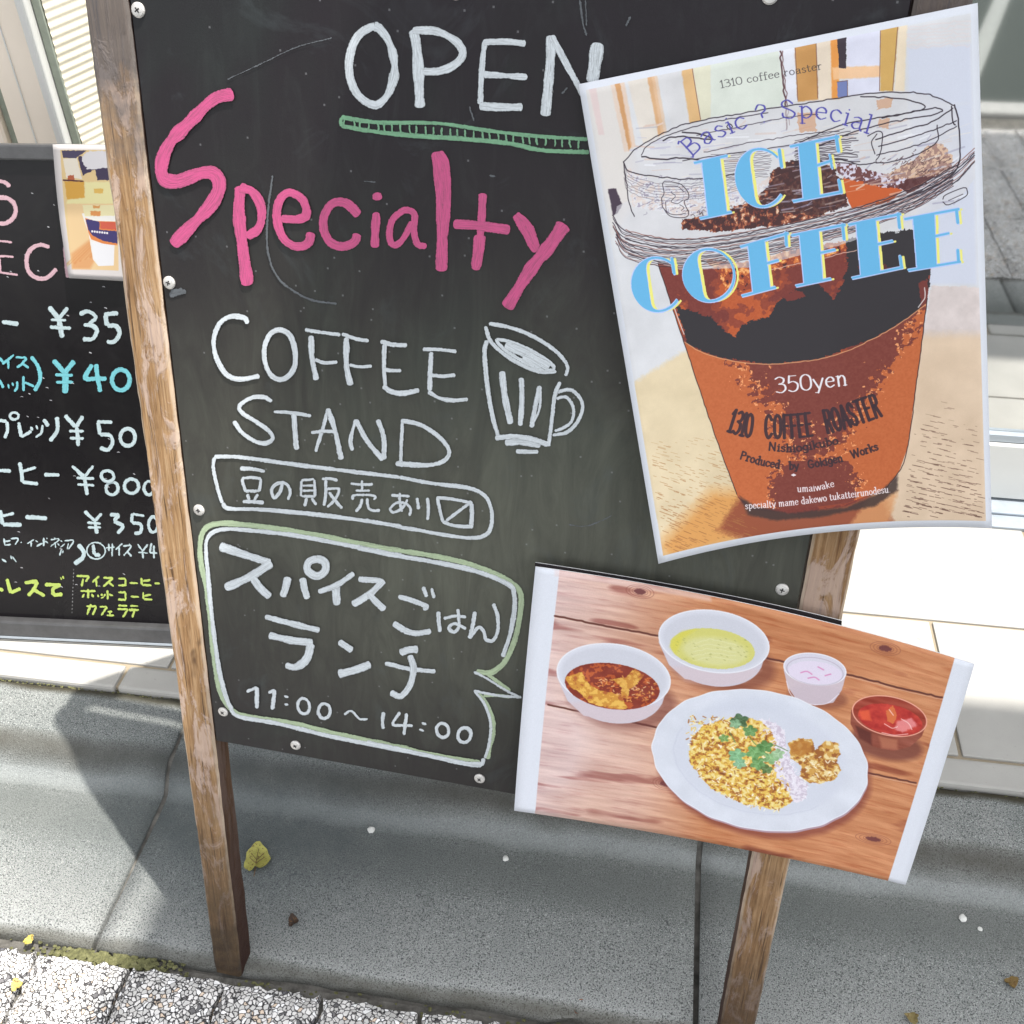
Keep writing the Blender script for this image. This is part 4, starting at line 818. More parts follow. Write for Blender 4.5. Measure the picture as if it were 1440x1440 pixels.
arcs = [  # dome edges
 ([(877,228),(900,205),(960,176),(1040,160),(1140,144),(1230,131),(1300,132),(1342,148)], 1.2), ([(877,228),(884,240),(910,246),(960,252),(1000,250),(1040,244)], 1.3), ([(877,228),(882,265),(886,290),(892,304)], 1.2),
 ([(1342,148),(1347,165),(1350,224),(1340,236)], 1.6), ([(1338,150),(1340,172),(1343,176)], 1.4), ([(902,218),(910,205),(940,190),(1000,172),(1080,158)], 1.0), ([(902,220),(930,224),(960,222),(985,226)], 1.6), ([(932,198),(950,192),(1000,196),(985,188),(960,186)], 1.6),
 ([(980,190),(1040,178),(1100,166),(1150,160)], .8), ([(990,214),(1060,200),(1120,190),(1180,184)], .8), ([(960,226),(1040,214),(1100,206),(1130,200)], 1.0), ([(1125,200),(1160,184),(1190,174),(1220,168),(1270,160),(1300,152),(1290,144),(1260,138),(1210,136)], 1.3),
 ([(1150,206),(1200,186),(1260,170),(1310,162),(1325,156),(1318,152),(1290,156),(1240,166)], 1.3), ([(1232,196),(1270,184),(1310,172),(1340,152)], 1.4), ([(1236,206),(1280,194),(1320,180),(1345,170)], 1.2), ([(1232,218),(1270,210),(1310,196),(1345,178)], 1.1),
 ([(1232,228),(1214,232),(1190,226),(1165,222)], 1.2), ([(1232,229),(1260,226),(1300,212),(1318,198),(1318,176)], 1.2), ([(1220,190),(1240,186),(1238,215),(1232,226)], 1.1), ([(1234,188),(1226,200),(1230,216)], 1.1), ([(1350,225),(1340,245),(1300,268),(1240,290)], 1.4)]
for q, w in arcs: sh.line(q, w * 1.25, INK, .95, wob=.8)
for k in range(16): y = 188 + k * 2.6; sh.line([(1118, y + 10), (1150, y + 3 - k * .2), (1185 + RNG.random() * 25, y - 7 + k * .7)], .9 + RNG.random() * .7, INK, .75, wob=1.0)
for k in range(14): y = 212 + k * 2.8; sh.line([(1000 + RNG.random() * 8, y + 6), (1030, y + 4), (1078 + RNG.random() * 8, y)], .8, INK, .6, wob=1.0)
for k in range(70): x = 1290 + RNG.normal() * 24; y = 232 + RNG.normal() * 10; sh.line([(x, y), (x + 3, y - 2), (x + 6 * RNG.random(), y - 3)], .9, (70,44,48), .8, wob=1)
for k in range(60): x = 900 + RNG.random() * 90; y = 250 + RNG.random() * 55; sh.line([(x, y), (x + 4, y - 2), (x + 9 * RNG.random(), y - 3 + RNG.normal())], .8, (90,80,110), .55, wob=1)
for k in range(90): x = 960 + RNG.random() * 150; y = 322 - (x - 960) * .12 - RNG.random() * 26; sh.line([(x, y), (x + 3, y - 3), (x + 5, y + RNG.normal() * 3)], .9, (50,30,34), .7, wob=1)
# moulded recycling-style mark on the lid, and the tab on the right
sh.line([(932,258),(938,256),(955,258),(966,268),(968,278),(962,284),(968,300),(962,306),(944,304),(934,294),(930,280),(934,272),(932,258)], 1.2, INK, .9, wob=.7)
sh.line([(936,262),(952,262),(962,270)], .9, INK, .8); sh.line([(944,272),(950,276),(944,284),(952,286),(960,282)], 1.0, INK, .8, wob=.8); sh.line([(936,284),(938,298),(950,302),(964,300)], 1.0, INK, .9); sh.line([(956,288),(962,292),(958,296)], 1.0, INK, .8)
sh.line([(1326,280),(1330,274),(1355,264),(1360,268),(1358,276),(1334,288),(1326,284)], 1.3, INK, .95); sh.line([(1334,282),(1354,273)], 1.2, INK, .8)
sh.line([(1022,178),(1026,174),(1030,178),(1026,182),(1022,178)], 1.3, INK)
# ---- words
BLUE = (98,172,214); YEL = (228,222,120); LAV = (172,190,232)
def didone(stems, hairs, curves=()):
    for dx, dy, col, g in ((5.0, .6, YEL, 0), (-1.0, -1.0, LAV, .7), (.8, 1.4, LAV, .5), (0, 0, BLUE, 0)):
        for q in stems: sh.fill([(x + dx + (g if i in (1, 2) else -g), y + dy) for i, (x, y) in enumerate(q)], col)
        for q, w in hairs: sh.line([(x + dx * .8, y + dy) for x, y in q], w, col, smooth=False)
        for outer, inner in curves: sh.fill([(x + dx, y + dy) for x, y in outer + inner[::-1]], col)
def cee(cx, cy, rx, ry, rot, thick, gap=(-38, 42)):     # a letter C: thick on the left, hairline ends
    o, n = [], []
    for k in range(41):
        a = R(gap[1] + (360 + gap[0] - gap[1]) * k / 40); th = 2.6 + thick * max(0, -math.cos(a)) ** 1.3; ca, sa = math.cos(a), math.sin(a)
        for r_, L in ((0, o), (th, n)):
            x = (rx) * ca + (r_ if ca < 0 else -min(r_, 4)) * abs(ca) ** .5 ; y = (ry - min(r_, 2.6)) * sa if r_ else ry * sa
            L.append((cx + x * math.cos(R(rot)) - y * math.sin(R(rot)), cy + x * math.sin(R(rot)) + y * math.cos(R(rot))))
    return o, n
def ring(cx, cy, rx, ry, rot, thick):
    o, n = cee(cx, cy, rx, ry, rot, thick, (0, 0)); return o, n
dl = [([(987,226),(1012,221),(1022,298),(996,304)], [([(977,229),(1022,219)], 3), ([(985,307),(1028,298)], 3)]),
      ([(1123,203),(1146,199),(1153,276),(1130,281)], [([(1112,206),(1179,192)], 3.2), ([(1176,192),(1179,212)], 4.5), ([(1148,233),(1169,226)], 3.2), ([(1167,218),(1170,236)], 3), ([(1116,283),(1183,270)], 3.2), ([(1180,254),(1183,270)], 4.5)]),
      ([(1052,344),(1075,339),(1083,406),(1059,412)], [([(1042,347),(1108,328)], 3.2), ([(1105,328),(1106,345)], 4.2), ([(1076,371),(1094,366)], 3.2), ([(1044,416),(1090,404)], 3.2)]),
      ([(1124,328),(1151,322),(1157,394),(1131,400)], [([(1114,331),(1188,316)], 3.2), ([(1185,316),(1187,336)], 4.2), ([(1152,356),(1174,351)], 3.2), ([(1120,402),(1168,392)], 3.2)]),
      ([(1204,313),(1231,308),(1238,383),(1211,389)], [([(1194,316),(1266,301)], 3.2), ([(1263,301),(1265,320)], 4.2), ([(1232,344),(1255,339)], 3.2), ([(1199,391),(1269,376)], 3.2), ([(1266,361),(1268,376)], 4.2)]),
      ([(1284,305),(1314,300),(1317,374),(1290,379)], [([(1273,308),(1348,294)], 3.2), ([(1345,295),(1347,313)], 4.2), ([(1316,332),(1334,328)], 3), ([(1278,380),(1350,368)], 3.2), ([(1347,352),(1348,368)], 4.2)])]
for st, hr in dl: didone([st], hr)
didone([], [([(1096,211),(1099,234)], 4.5)], [cee(1070, 250, 36, 42, -8, 21)])
didone([], [([(945,364),(948,384)], 4.5)], [cee(924, 400, 36, 39, -8, 21)])
didone([], [], [ring(997, 387, 37, 38, -10, 22)])
PUR = (78,74,160)
words(sh, 'Basic ? Special', [(970,222),(1000,200),(1040,183),(1085,170),(1125,166),(1170,170),(1205,182),(1224,189)], 26, 2.8, PUR, .4, 1.0, -.05)
words(sh, '1310 coffee roaster', [(1013,124),(1060,115),(1110,106),(1157,97)], 10.5, 1.15, (52,48,52), .4)
words(sh, '350yen', [(1090,553),(1140,548),(1193,541)], 22, 3.3, (222,218,222), .4, 1.0, 0)
words(sh, '1310 COFFEE ROASTER', [(1022,606),(1050,614),(1090,616),(1130,614),(1180,605),(1242,584)], 32, 5.6, (52,34,42), .8, .55, 0, .92, .6)
words(sh, 'Nishiogikubo', [(1080,633),(1120,635),(1180,624)], 11, 3.2, (52,34,42), .8, .95, 0, .92)
words(sh, 'Produced by Gokigen Works', [(1040,645),(1075,655),(1120,660),(1180,650),(1236,632)], 11, 3.2, (52,34,42), .85, .9, 0, .9, .9)
words(sh, 'umaiwake', [(1121,692),(1148,690),(1174,684)], 9.5, 1.7, (226,214,216), .5)
words(sh, 'specialty mame dakewo tukatteirunodesu.', [(1048,716),(1110,711),(1180,702),(1253,692)], 9.5, 1.7, (226,214,216), .5)
sh.fill([(1112,668),(1116,666),(1120,668),(1116,670)], (226,214,216))
# trim back the margin
for q in ([(0,0),(1,0),(1,.012),(0,.012)], [(0,0),(.016,0),(.018,1),(0,1)], [(.984,0),(1,0),(1,1),(.984,1)], [(0,.984),(1,.984),(1,1),(0,1)]): sh.fill(stq(q), (207,210,217), raw=True)
sh.c = sh.c * (1 + RNG.normal(size=(sh.H, sh.W, 1)) * .010)
ice_mat = emit('ice_coffee_print', sh)
hA = lambda s, t: .0012 * math.sin(s * 7 + t * 3) * math.sin(t * 5) + .0045 + .020 * t ** 2 * (1 - .75 * 4 * s * (1 - s) * .9) + .006 * t + .006 * max(0, s - .6) * 2
ice = sheet_object('poster', ICE, ice_mat, BFI, BF, hA, .0003)
tag(ice, 'tall ICE COFFEE poster with a cup of iced coffee curling off the chalkboard', 'poster')

# ------------------------------------------------------------------ food poster
def bowB(s, t): s = np.asarray(s); t = np.asarray(t); return np.stack([3 * 4 * t * (1 - t) * (s - .5), -(14 * (1 - t) + 7 * t) * 4 * s * (1 - s)], -1)
FOOD = Sheet([(753, 797), (1370.6, 934), (1273.5, 1244.5), (723, 1140)], bowB, 1480, 1050)
sh = FOOD; sh.c[:] = np.array((209, 212, 220)) / 255
def woodtex(X, Y, c):
    s_, t_ = X / sh.W, Y / sh.H
    g = fbm(X / 9, Y + 14 * fbm(X, Y, 260, 2, 2), 15, 3, 4); g2 = fbm(X / 14, Y, 5, 7, 3); k = np.clip((s_ - .03) / .45 + .3 * fbm(X, Y, 300, 5, 2) - .25 * (t_ - .4), 0, 1)[..., None]
    pink = np.array((212, 186, 181)) / 255; oran = np.array((190, 128, 88)) / 255; base = pink * (1 - k) + oran * k
    o = base + g[..., None] * np.array((.10, .11, .10)) * .7 + np.minimum(0, g2 + .12)[..., None] * np.array((.12, .19, .17)) * .75 + fbm(X, Y, 220, 31, 2)[..., None] * .045
    kn = fbm(X / 5, Y, 46, 14, 3); o = o * (1 - np.clip((kn - .42) * 1.6, 0, .35)[..., None] * np.array((.6, 1, 1))); return o
sh.fill(stqf := [(.052 * sh.W, 0), (.952 * sh.W, 0), (.953 * sh.W, sh.H), (.051 * sh.W, sh.H)], (0, 0, 0), raw=True, tex=woodtex)
for q in ([(781,866),(860,882),(925,894),(1010,912),(1100,930),(1190,948),(1260,966),(1325,981)], [(771,991),(850,1008),(960,1030),(1100,1060),(1222,1087),(1288,1101)]):
    sh.line(q, 3.4, (92,48,40), .95, wob=.8); sh.line([(x, y + 2.6) for x, y in q], 1.4, (222,190,172), .5, wob=.8)
sh.fill([(780,801),(1000,838),(1000,846),(780,810)], (216,190,186), .5, feather=10)
for x, y, rx, ry in ((900,832,11,5), (936,1102,10,5), (1245,912,12,5), (1228,1180,14,4)):
    for k in range(3): sh.line(el(x, y, rx * (1.8 - k * .4), ry * (1.8 - k * .4), 10), 1, (120,62,52), .5)
    sh.fill(el(x, y, rx * .8, ry * .8, 10), (96,46,50), .85, wob=2, feather=4)
def shadow(q, a=.45, f=26): sh.fill(q, (92,42,40), a, feather=f)
WH = (206, 207, 216)
def bowl(cx, cy, rx, ry, rot, drop, food, fd, rim=WH, side=(196,190,200)):
    shadow(el(cx + 12, cy + drop * .9, rx * .95, ry * .85, rot), .5, 34)
    sh.fill(el(cx + 1, cy + drop * .55, rx * .86, ry * .98, rot) , side, 1); sh.fill(el(cx + 3, cy + drop, rx * .6, ry * .55, rot), side, 1, feather=3)
    lo = [(cx - rx * .99, cy), (cx - rx * .8, cy + ry * .75), (cx - rx * .52, cy + drop + ry * .38), (cx + 3, cy + drop + ry * .56), (cx + rx * .56, cy + drop + ry * .42), (cx + rx * .84, cy + ry * .85), (cx + rx * .99, cy)]
    sh.fill(lo, side, 1, feather=2); sh.fill([(x, y + 3) for x, y in lo[1:-1]] + [(cx + 3, cy + drop * .9)], (206,178,178), .35, feather=16)
    sh.fill(el(cx, cy, rx, ry, rot), rim); sh.line(el(cx, cy, rx - 1, ry - 1, rot), 1.8, (222,222,228), .9)
    sh.fill(el(cx, cy + 1, rx - 6, ry - 5, rot), tuple(v - 14 for v in rim), .8, feather=16)
    sh.fill(el(*fd), food, wob=1.2)
def curry(X, Y, c):
    n = fbm(X, Y, 14, 3, 4); o = np.where((n > .25)[..., None], np.array((176,84,44)) / 255, np.array((128,50,36)) / 255); return o + fbm(X, Y, 40, 2, 2)[..., None] * .06
bowl(863, 951, 81, 46, 8, 38, (128,50,36), (861,965,67,32,8)); sh.fill(el(861, 965, 67, 32, 8), (0, 0, 0), tex=curry)
for k in range(150):
    a = RNG.random(2); x = 840 + a[0] * 82; y = 952 + a[1] * 36
    if ((x - 862) / 62) ** 2 + ((y - 966) / 29) ** 2 < 1: an = RNG.random() * 6.3; sh.line([(x, y), (x + 4 * math.cos(an), y + 2.4 * math.sin(an))], 1.6, [(222,160,84), (206,116,60), (228,190,140), (150,60,36)][k % 4], .85)
def yellowf(X, Y, c):
    n = fbm(X, Y, 18, 8, 4); o = np.where((n > .1)[..., None], np.array((222,176,84)) / 255, np.array((198,140,58)) / 255); return np.where((n < -.35)[..., None], np.array((172,96,48)) / 255, o)
sh.fill(pl(720, 780, 4, 296,690, 390,660, 440,735, 500,765, 560,775, 620,800, 650,865, 600,872, 500,855, 430,830, 380,775, 330,745), 0 * np.ones(3), wob=2, tex=yellowf)
sh.fill(pl(720, 780, 4, 560,700, 640,690, 690,640, 740,680, 700,730, 660,760, 650,810, 610,800, 620,750), (214,160,80), .9, wob=3, tex=yellowf)
bowl(1004, 902, 79, 44, 9, 36, (200,196,112), (1002,912,60,28,7))
sh.fill(el(1006, 916, 46, 20, 7), (206,204,150), .8, feather=20, wob=2); sh.fill(pl(720, 780, 4, 900,480, 960,430, 1040,420, 960,470, 920,560, 890,520), (206,196,74), .7, feather=14)
for k in range(40): a = RNG.random(2); sh.line([(950 + a[0] * 100, 895 + a[1] * 34), (952 + a[0] * 100, 896 + a[1] * 34)], 1.2, (150,150,80), .6)
for k in range(5): sh.line([(975, 905 + k * 6), (1000, 900 + k * 6), (1035, 908 + k * 5)], 1.0, (222,220,180), .5, wob=2)
# clear dressing cup
shadow(el(1150, 980, 42, 16, 8), .4, 20)
sh.fill([(1102,942),(1108,966),(1120,984),(1146,992),(1172,988),(1184,970),(1190,948)], (196,186,198), .9); sh.fill(el(1146, 941, 44, 22, 8), (204,200,212)); sh.line(el(1146, 941, 44, 22, 8), 1.6, (226,226,232)); sh.line(el(1146, 944, 40, 19, 8), 1.0, (150,130,150), .6)
sh.fill(el(1146, 946, 38, 16, 6), (214,204,220), wob=1)
for q in ([(1126,946),(1134,944),(1142,948)], [(1150,938),(1158,942)], [(1136,954),(1146,952),(1152,956)], [(1160,950),(1168,948)]): sh.line(q, 2.2, (204,120,170), .8, wob=1)
sh.line([(1106,958),(1112,976),(1128,988),(1160,990),(1180,976)], 1.4, (226,220,230), .8)
# copper bowl
shadow(el(1246, 1046, 52, 22, 12), .65, 26)
cop = [(1197,998),(1196,1018),(1206,1036),(1228,1050),(1256,1056),(1280,1050),(1296,1036),(1304,1016)]
def copper(X, Y, c): return c + (fbm(X / 6, Y, 16, 4, 3)[..., None] * .10)
sh.fill(cop, (138,72,56), tex=copper); sh.fill([(1203,1020),(1225,1030),(1226,1048),(1208,1038)], (84,36,30), .8, feather=10); sh.fill([(1236,1036),(1262,1040),(1262,1054),(1240,1052)], (178,112,84), .7, feather=12)
sh.fill(el(1251, 1007, 53, 27, 12), (150,62,46), tex=copper); sh.line(el(1251, 1007, 53, 27, 12), 1.8, (224,160,140))
sh.fill(el(1252, 1012, 46, 21, 12), (178,52,44), wob=1, tex=lambda X, Y, c: c + fbm(X, Y, 22, 6, 3)[..., None] * np.array((.12, .09, .06)))
sh.fill([(1246,1000),(1256,992),(1262,1006),(1256,1018),(1248,1014)], (206,110,62), .95, wob=2); sh.fill([(1262,1014),(1282,1010),(1290,1020),(1270,1030),(1258,1026)], (224,140,140), .85, wob=2, feather=8); sh.fill([(1208,1000),(1222,998),(1226,1014),(1212,1012)], (222,96,58), .7, feather=8)
for q in ([(1244,1018),(1254,1024),(1262,1022)], [(1268,1012),(1278,1018),(1282,1026)], [(1240,1030),(1258,1034),(1276,1032)], [(1250,998),(1256,1006)]): sh.line(q, 1.4, (238,196,190), .9, wob=1)
# big plate
rimp = []
for k in range(180):
    a = 2 * math.pi * k / 180; rr = 1 + .003 * math.sin(a * 17) + .0035 * math.sin(a * 23 + 1) + .002 * math.sin(a * 7); x, y = 153 * rr * math.cos(a), 97 * rr * math.sin(a); c_, s_ = math.cos(R(11)), math.sin(R(11)); rimp.append((1069 + x * c_ - y * s_, 1069 + x * s_ + y * c_))
sh.fill([(x + 5, y + 11) for x, y in rimp], (110,46,42), .6, feather=26); sh.fill([(x + 1, y + 3) for x, y in rimp], (168,140,150), 1)
sh.fill(rimp, (206,209,218), tex=lambda X, Y, c: c + fbm(X, Y, 70, 9, 3)[..., None] * .03); sh.line(rimp + rimp[:1], 1.5, (224,226,232), .9)
sh.fill([(1069 + (x - 1069) * .80, 1068 + (y - 1069) * .78) for x, y in rimp], (199,202,213), .8, feather=30); sh.line([(1069 + (x - 1069) * .8, 1068 + (y - 1069) * .78) for x, y in rimp[20:100]], 2.2, (190,193,206), .5)
sh.fill([(985,1000),(1010,985),(1060,978),(1100,984),(1130,1000)], (192,196,208), .5, feather=30)
def rice(X, Y, c): n = fbm(X, Y, 9, 15, 3); o = np.where((n > -.1)[..., None], np.array((222,216,224)) / 255, np.array((196,184,198)) / 255); return o
sh.fill(pl(960, 960, 3, 320,150, 380,165, 430,200, 440,300, 470,380, 530,430, 520,490, 480,510, 430,470, 390,380, 380,240), 0 * np.ones(3), wob=3, tex=rice)
def pilaf(X, Y, c):
    n = fbm(X, Y, 12, 21, 4); o = np.where((n > -.15)[..., None], np.array((218,180,84)) / 255, np.array((176,116,52)) / 255)
    o = np.where((n > .22)[..., None], np.array((228,208,140)) / 255, o); return np.where((n < -.5)[..., None], np.array((128,76,42)) / 255, o)
pil = pl(960, 960, 3, 25,290, 40,230, 90,175, 150,165, 200,145, 280,150, 330,160, 375,205, 395,260, 380,330, 395,400, 440,450, 465,500, 420,530, 385,538, 320,520, 260,515, 190,480, 120,450, 70,390, 35,345)
sh.fill(pil, 0 * np.ones(3), wob=4, tex=pilaf)
for k in range(900):
    x, y = 968 + RNG.random() * 150, 1006 + RNG.random() * 134
    if ((x - 1034) / 68 - (y - 1072) * .004) ** 2 + ((y - 1072 - (x - 1034) * .35) / 58) ** 2 > 1: continue
    an = RNG.random() * 6.3; L = 2.2 + RNG.random() * 2.6; sh.line([(x, y), (x + L * math.cos(an), y + L * math.sin(an))], 1.2 + RNG.random(), [(234,222,180), (226,186,84), (206,150,52), (238,232,214), (156,98,46), (220,196,90)][k % 6], .9)
for k in range(200):
    t = RNG.random(); x, y = 1078 + t * 52 + RNG.normal() * 6, 1020 + t * 96 + RNG.normal() * 8; an = RNG.random() * 6.3; sh.line([(x, y), (x + 3.5 * math.cos(an), y + 3.5 * math.sin(an))], 1.2, [(232,228,236), (206,196,210), (222,212,222)][k % 3], .9)
def chick(X, Y, c):
    n = fbm(X, Y, 16, 18, 4); o = np.where((n > -.1)[..., None], np.array((198,150,74)) / 255, np.array((150,92,44)) / 255); return np.where((n > .32)[..., None], np.array((226,204,150)) / 255, o)
sh.fill(pl(960, 960, 3, 445,255, 490,235, 545,238, 560,285, 600,245, 655,255, 665,300, 650,330, 668,370, 640,410, 580,425, 530,420, 495,395, 500,350, 455,320), 0 * np.ones(3), wob=3, tex=chick)
sh.fill(pl(960, 960, 3, 450,262, 500,240, 540,250, 545,290, 500,310, 460,300), (176,116,50), .8, wob=2); 
for k in range(60): x, y = 1125 + RNG.random() * 52, 1062 + RNG.random() * 34; sh.line([(x, y), (x + 2.5, y + RNG.normal() * 2)], 2.0, [(236,228,206), (206,160,84), (150,96,52)][k % 3], .85)
def leaf2d(cx, cy, r, rot, col):
    q = []
    for k in range(30): a = 2 * math.pi * k / 30; rr = r * (.62 + .38 * abs(math.cos(a * 2.5)) + .07 * math.sin(a * 15)); q.append((cx + rr * math.cos(a + rot), cy + rr * .78 * math.sin(a + rot)))
    sh.fill(q, col, .95, wob=1.5, tex=lambda X, Y, c: c + fbm(X, Y, 12, 11, 3)[..., None] * .14)
    for k in range(3): a = rot + k * 2.1; sh.line([(cx, cy), (cx + r * .7 * math.cos(a), cy + r * .55 * math.sin(a))], .9, tuple(min(255, v + 46) for v in col), .7)
for cx, cy, r, c in ((1040,1014,14,(74,104,72)), (1034,1018,9,(120,158,120)), (1055,1028,11,(96,140,84)), (1018,1038,8,(120,156,92)), (1036,1062,13,(118,170,126)), (1040,1074,10,(130,176,140)), (1062,1058,14,(108,158,98)), (1076,1050,12,(88,136,78)), (1084,1066,12,(122,164,112)), (1066,1074,12,(100,146,88)), (1094,1060,10,(150,182,140)), (1078,1082,9,(84,112,64))): leaf2d(cx, cy, r, RNG.random() * 6, c)
for q in ([(1046,1022),(1060,1044),(1080,1062)], [(1070,1044),(1090,1048),(1108,1056)], [(1026,1030),(1034,1044)]): sh.line(q, 1.5, (92,130,72), .9)
for _ in range(2):
    sh.c[1:-1, 1:-1] = (sh.c[1:-1, 1:-1] * 2 + sh.c[:-2, 1:-1] + sh.c[2:, 1:-1] + sh.c[1:-1, :-2] + sh.c[1:-1, 2:]) / 6
sh.c = sh.c * (1 + RNG.normal(size=(sh.H, sh.W, 1)) * .022)
food_mat = emit('food_print', sh)
hB = lambda s, t: .0008 * math.sin(s * 9 + t * 2) + .012 + .010 * (1 - s) * t + .004 * math.sin(s * 3.1) 
hShadow = lambda s, t: hB(s, t) - .0016
food = sheet_object('poster', FOOD, food_mat, BFI, BF, hB, .0009)
tag(food, 'landscape poster showing curry bowls and a rice plate on wooden planks', 'poster')

# black strip standing in for the shadow above the poster's top edge
SHADOW = Sheet([(752.5, 791), (1184, 873), (1180, 920), (750, 850)], lambda s, t: np.stack([0 * np.asarray(s), -7 * 4 * np.asarray(s) * (1 - np.asarray(s)) * .8], -1), 4, 4)
bk = sheet_object('shadow_strip', SHADOW, m_flat('shadow_black', (.018, .015, .016), .8, .1), BFI, BF, lambda s, t: .0100, .0008, food, 20, 3)
# ================================================================== MENU BOARD
mb = empty('menu_board', MO, 'glossy black menu board with handwritten yen prices, left of the chalkboard', 'menu board')
x0, x1, top = -.62, .165, .545 + .028
FW = .0215
topz = hit(MFI, 60, 203).z; tb = hit(MFI, 60, 226).z; bz = hit(MFI, 0, 867).z
box('panel', x0 + FW, x1 - FW, .001, .006, bz, tb, GLOSS, mb, 0, MF)
box('frame_bar', x0, x1, -.004, .012, tb + .0003, topz, MFRAME, mb, .002, MF, 2)
bm = bmesh.new(); box_bm(bm, x0, x1, -.010, .014, 0.0, bz - .0003, .003, 2); link('frame_bar', bm_mesh('frame_bar', bm), MFRAME, mb, MF)
box('frame_lip', x0, x1, -.0115, -.0102, .0, .0025, ALU_G, mb, 0, MF)
for xx in (x0, x1 - FW): box('frame_bar', xx, xx + FW - .0003, -.004, .012, bz, tb, MFRAME, mb, .002, MF)
leg0 = (MF @ Vector((0, .012, .5)))
for xx in (x0 + .02, x1 - .05):
    p1 = MF @ Vector((xx, .014, .50)); p0 = Vector((p1.x, p1.y + .16, ZT + .002)); d = (p1 - p0); m4 = Matrix.Translation(p0) @ d.to_track_quat('Z', 'Y').to_matrix().to_4x4()
    box('stand_leg', 0, .02, -.008, .008, 0, d.length, MFRAME, mb, .002, m4)
r4 = Z(0, 400, 4); c7 = Z(0, 700, 4); s6 = Z(0, 180, 6)
def pen(name, strokes, mat=PN_W, **k): return ribbons(name, strokes, mat, mb, MFI, MF, h0=-.0006, **k)
pen('pink_heading_lettering', [s6(34, 85,495, 45,462, -30,440), s6(38, -30,585, 60,592, 118,640, 132,710, 100,772, 40,805, -30,800), s6(18, -30,952, 30,956, 102,967), s6(20, -30,1085, 40,1082, 115,1088), s6(18, -30,1215, 70,1228, 150,1240), s6(26, -5,1100, 0,1220),
  s6(36, 418,1008, 345,985, 265,1018, 225,1100, 240,1205, 310,1265, 400,1262, 478,1188), s6(38, 548,1000, 556,1100, 572,1262)], PN_P)
pen('long_vowel_mark', [r4(26, 10,210, 105,222)])
pen('price_row_lettering', [r4(26, 275,125, 330,192), r4(24, 382,130, 332,190), r4(28, 332,190, 340,240, 350,300), r4(18, 285,198, 372,202), r4(22, 280,240, 400,246),
  r4(24, 447,168, 495,152, 538,185, 500,225), r4(26, 470,228, 520,232, 545,262, 520,305, 465,308), r4(24, 585,168, 665,162), r4(24, 592,170, 602,232), r4(24, 602,232, 655,235, 672,278, 640,322, 600,322)])
pen('cyan_price_row_lettering', [r4(14, -5,410, 20,440), r4(13, 78,395, 50,420, 12,448), r4(13, 47,428, 47,475), r4(13, 88,410, 150,412), r4(13, 150,414, 125,445, 95,468), r4(13, 120,440, 162,470),
  r4(14, -8,530, 20,582), r4(12, 45,560, 52,585), r4(12, 68,552, 74,572), r4(13, 98,545, 95,580, 80,602), r4(14, 132,515, 132,600), r4(14, 138,550, 192,575), r4(20, 175,405, 215,465, 225,535, 195,600),
  r4(28, 300,425, 362,497), r4(26, 418,430, 366,495), r4(34, 365,495, 368,555, 366,612), r4(18, 310,508, 410,512), r4(18, 315,550, 412,550), r4(24, 518,450, 480,525, 540,530, 600,530), r4(26, 540,448, 550,530, 565,605), r4(25, *ell(680, 537, 50, 58, 0))], PN_C)
pen('espresso_row_lettering', [r4(18, -5,765, 38,770), r4(18, 38,770, 42,820, 25,865), r4(13, *ell(80, 740, 24, 20)), r4(18, 105,775, 120,858), r4(17, 120,858, 178,825), r4(14, 172,800, 184,822), r4(14, 203,792, 212,815), r4(15, 240,790, 232,835, 200,860),
  r4(22, 245,758, 272,798), r4(24, 320,745, 322,820, 280,882), r4(22, 365,735, 425,802), r4(20, 467,740, 430,800), r4(22, 430,800, 438,860, 440,910), r4(15, 388,825, 472,825), r4(16, 392,865, 472,866), r4(20, 545,772, 632,776), r4(20, 552,775, 562,845), r4(22, 562,845, 620,850, 632,895, 605,930, 562,918), r4(22, *ell(718, 860, 42, 48, 0))])
pen('coffee_row_lettering', [r4(18, -10,1045, 62,1050), r4(22, 110,1000, 122,1060, 125,1112), r4(22, 125,1112, 215,1122), r4(17, 125,1052, 202,1030), r4(22, 248,1070, 335,1072), r4(20, 405,1020, 472,1082), r4(18, 525,1020, 478,1080), r4(22, 475,1080, 482,1130, 490,1185), r4(15, 430,1088, 530,1092), r4(15, 435,1125, 530,1130),
  r4(18, *ell(605, 1078, 36, 30, 15)), r4(20, *ell(630, 1147, 34, 36, 15)), r4(19, *ell(740, 1135, 40, 40)), r4(19, *ell(838, 1145, 28, 38))])
pen('kana_lettering', [r4(22, 0,1270, 15,1350), r4(22, 15,1350, 122,1352), r4(16, 10,1302, 80,1288), r4(24, 142,1308, 265,1315)])
pen('second_coffee_price_lettering', [r4(18, 475,1275, 532,1330), r4(18, 572,1288, 536,1330), r4(20, 532,1330, 540,1370, 546,1402), r4(14, 490,1340, 567,1345), r4(14, 494,1366, 568,1368),
  r4(19, 618,1296, 672,1296), r4(19, 672,1298, 640,1330), r4(20, 640,1332, 690,1358, 662,1402), r4(18, 745,1288, 740,1340), r4(20, 742,1340, 792,1350, 790,1392, 755,1402), r4(14, 745,1292, 812,1302), r4(18, *ell(862, 1350, 26, 44))])
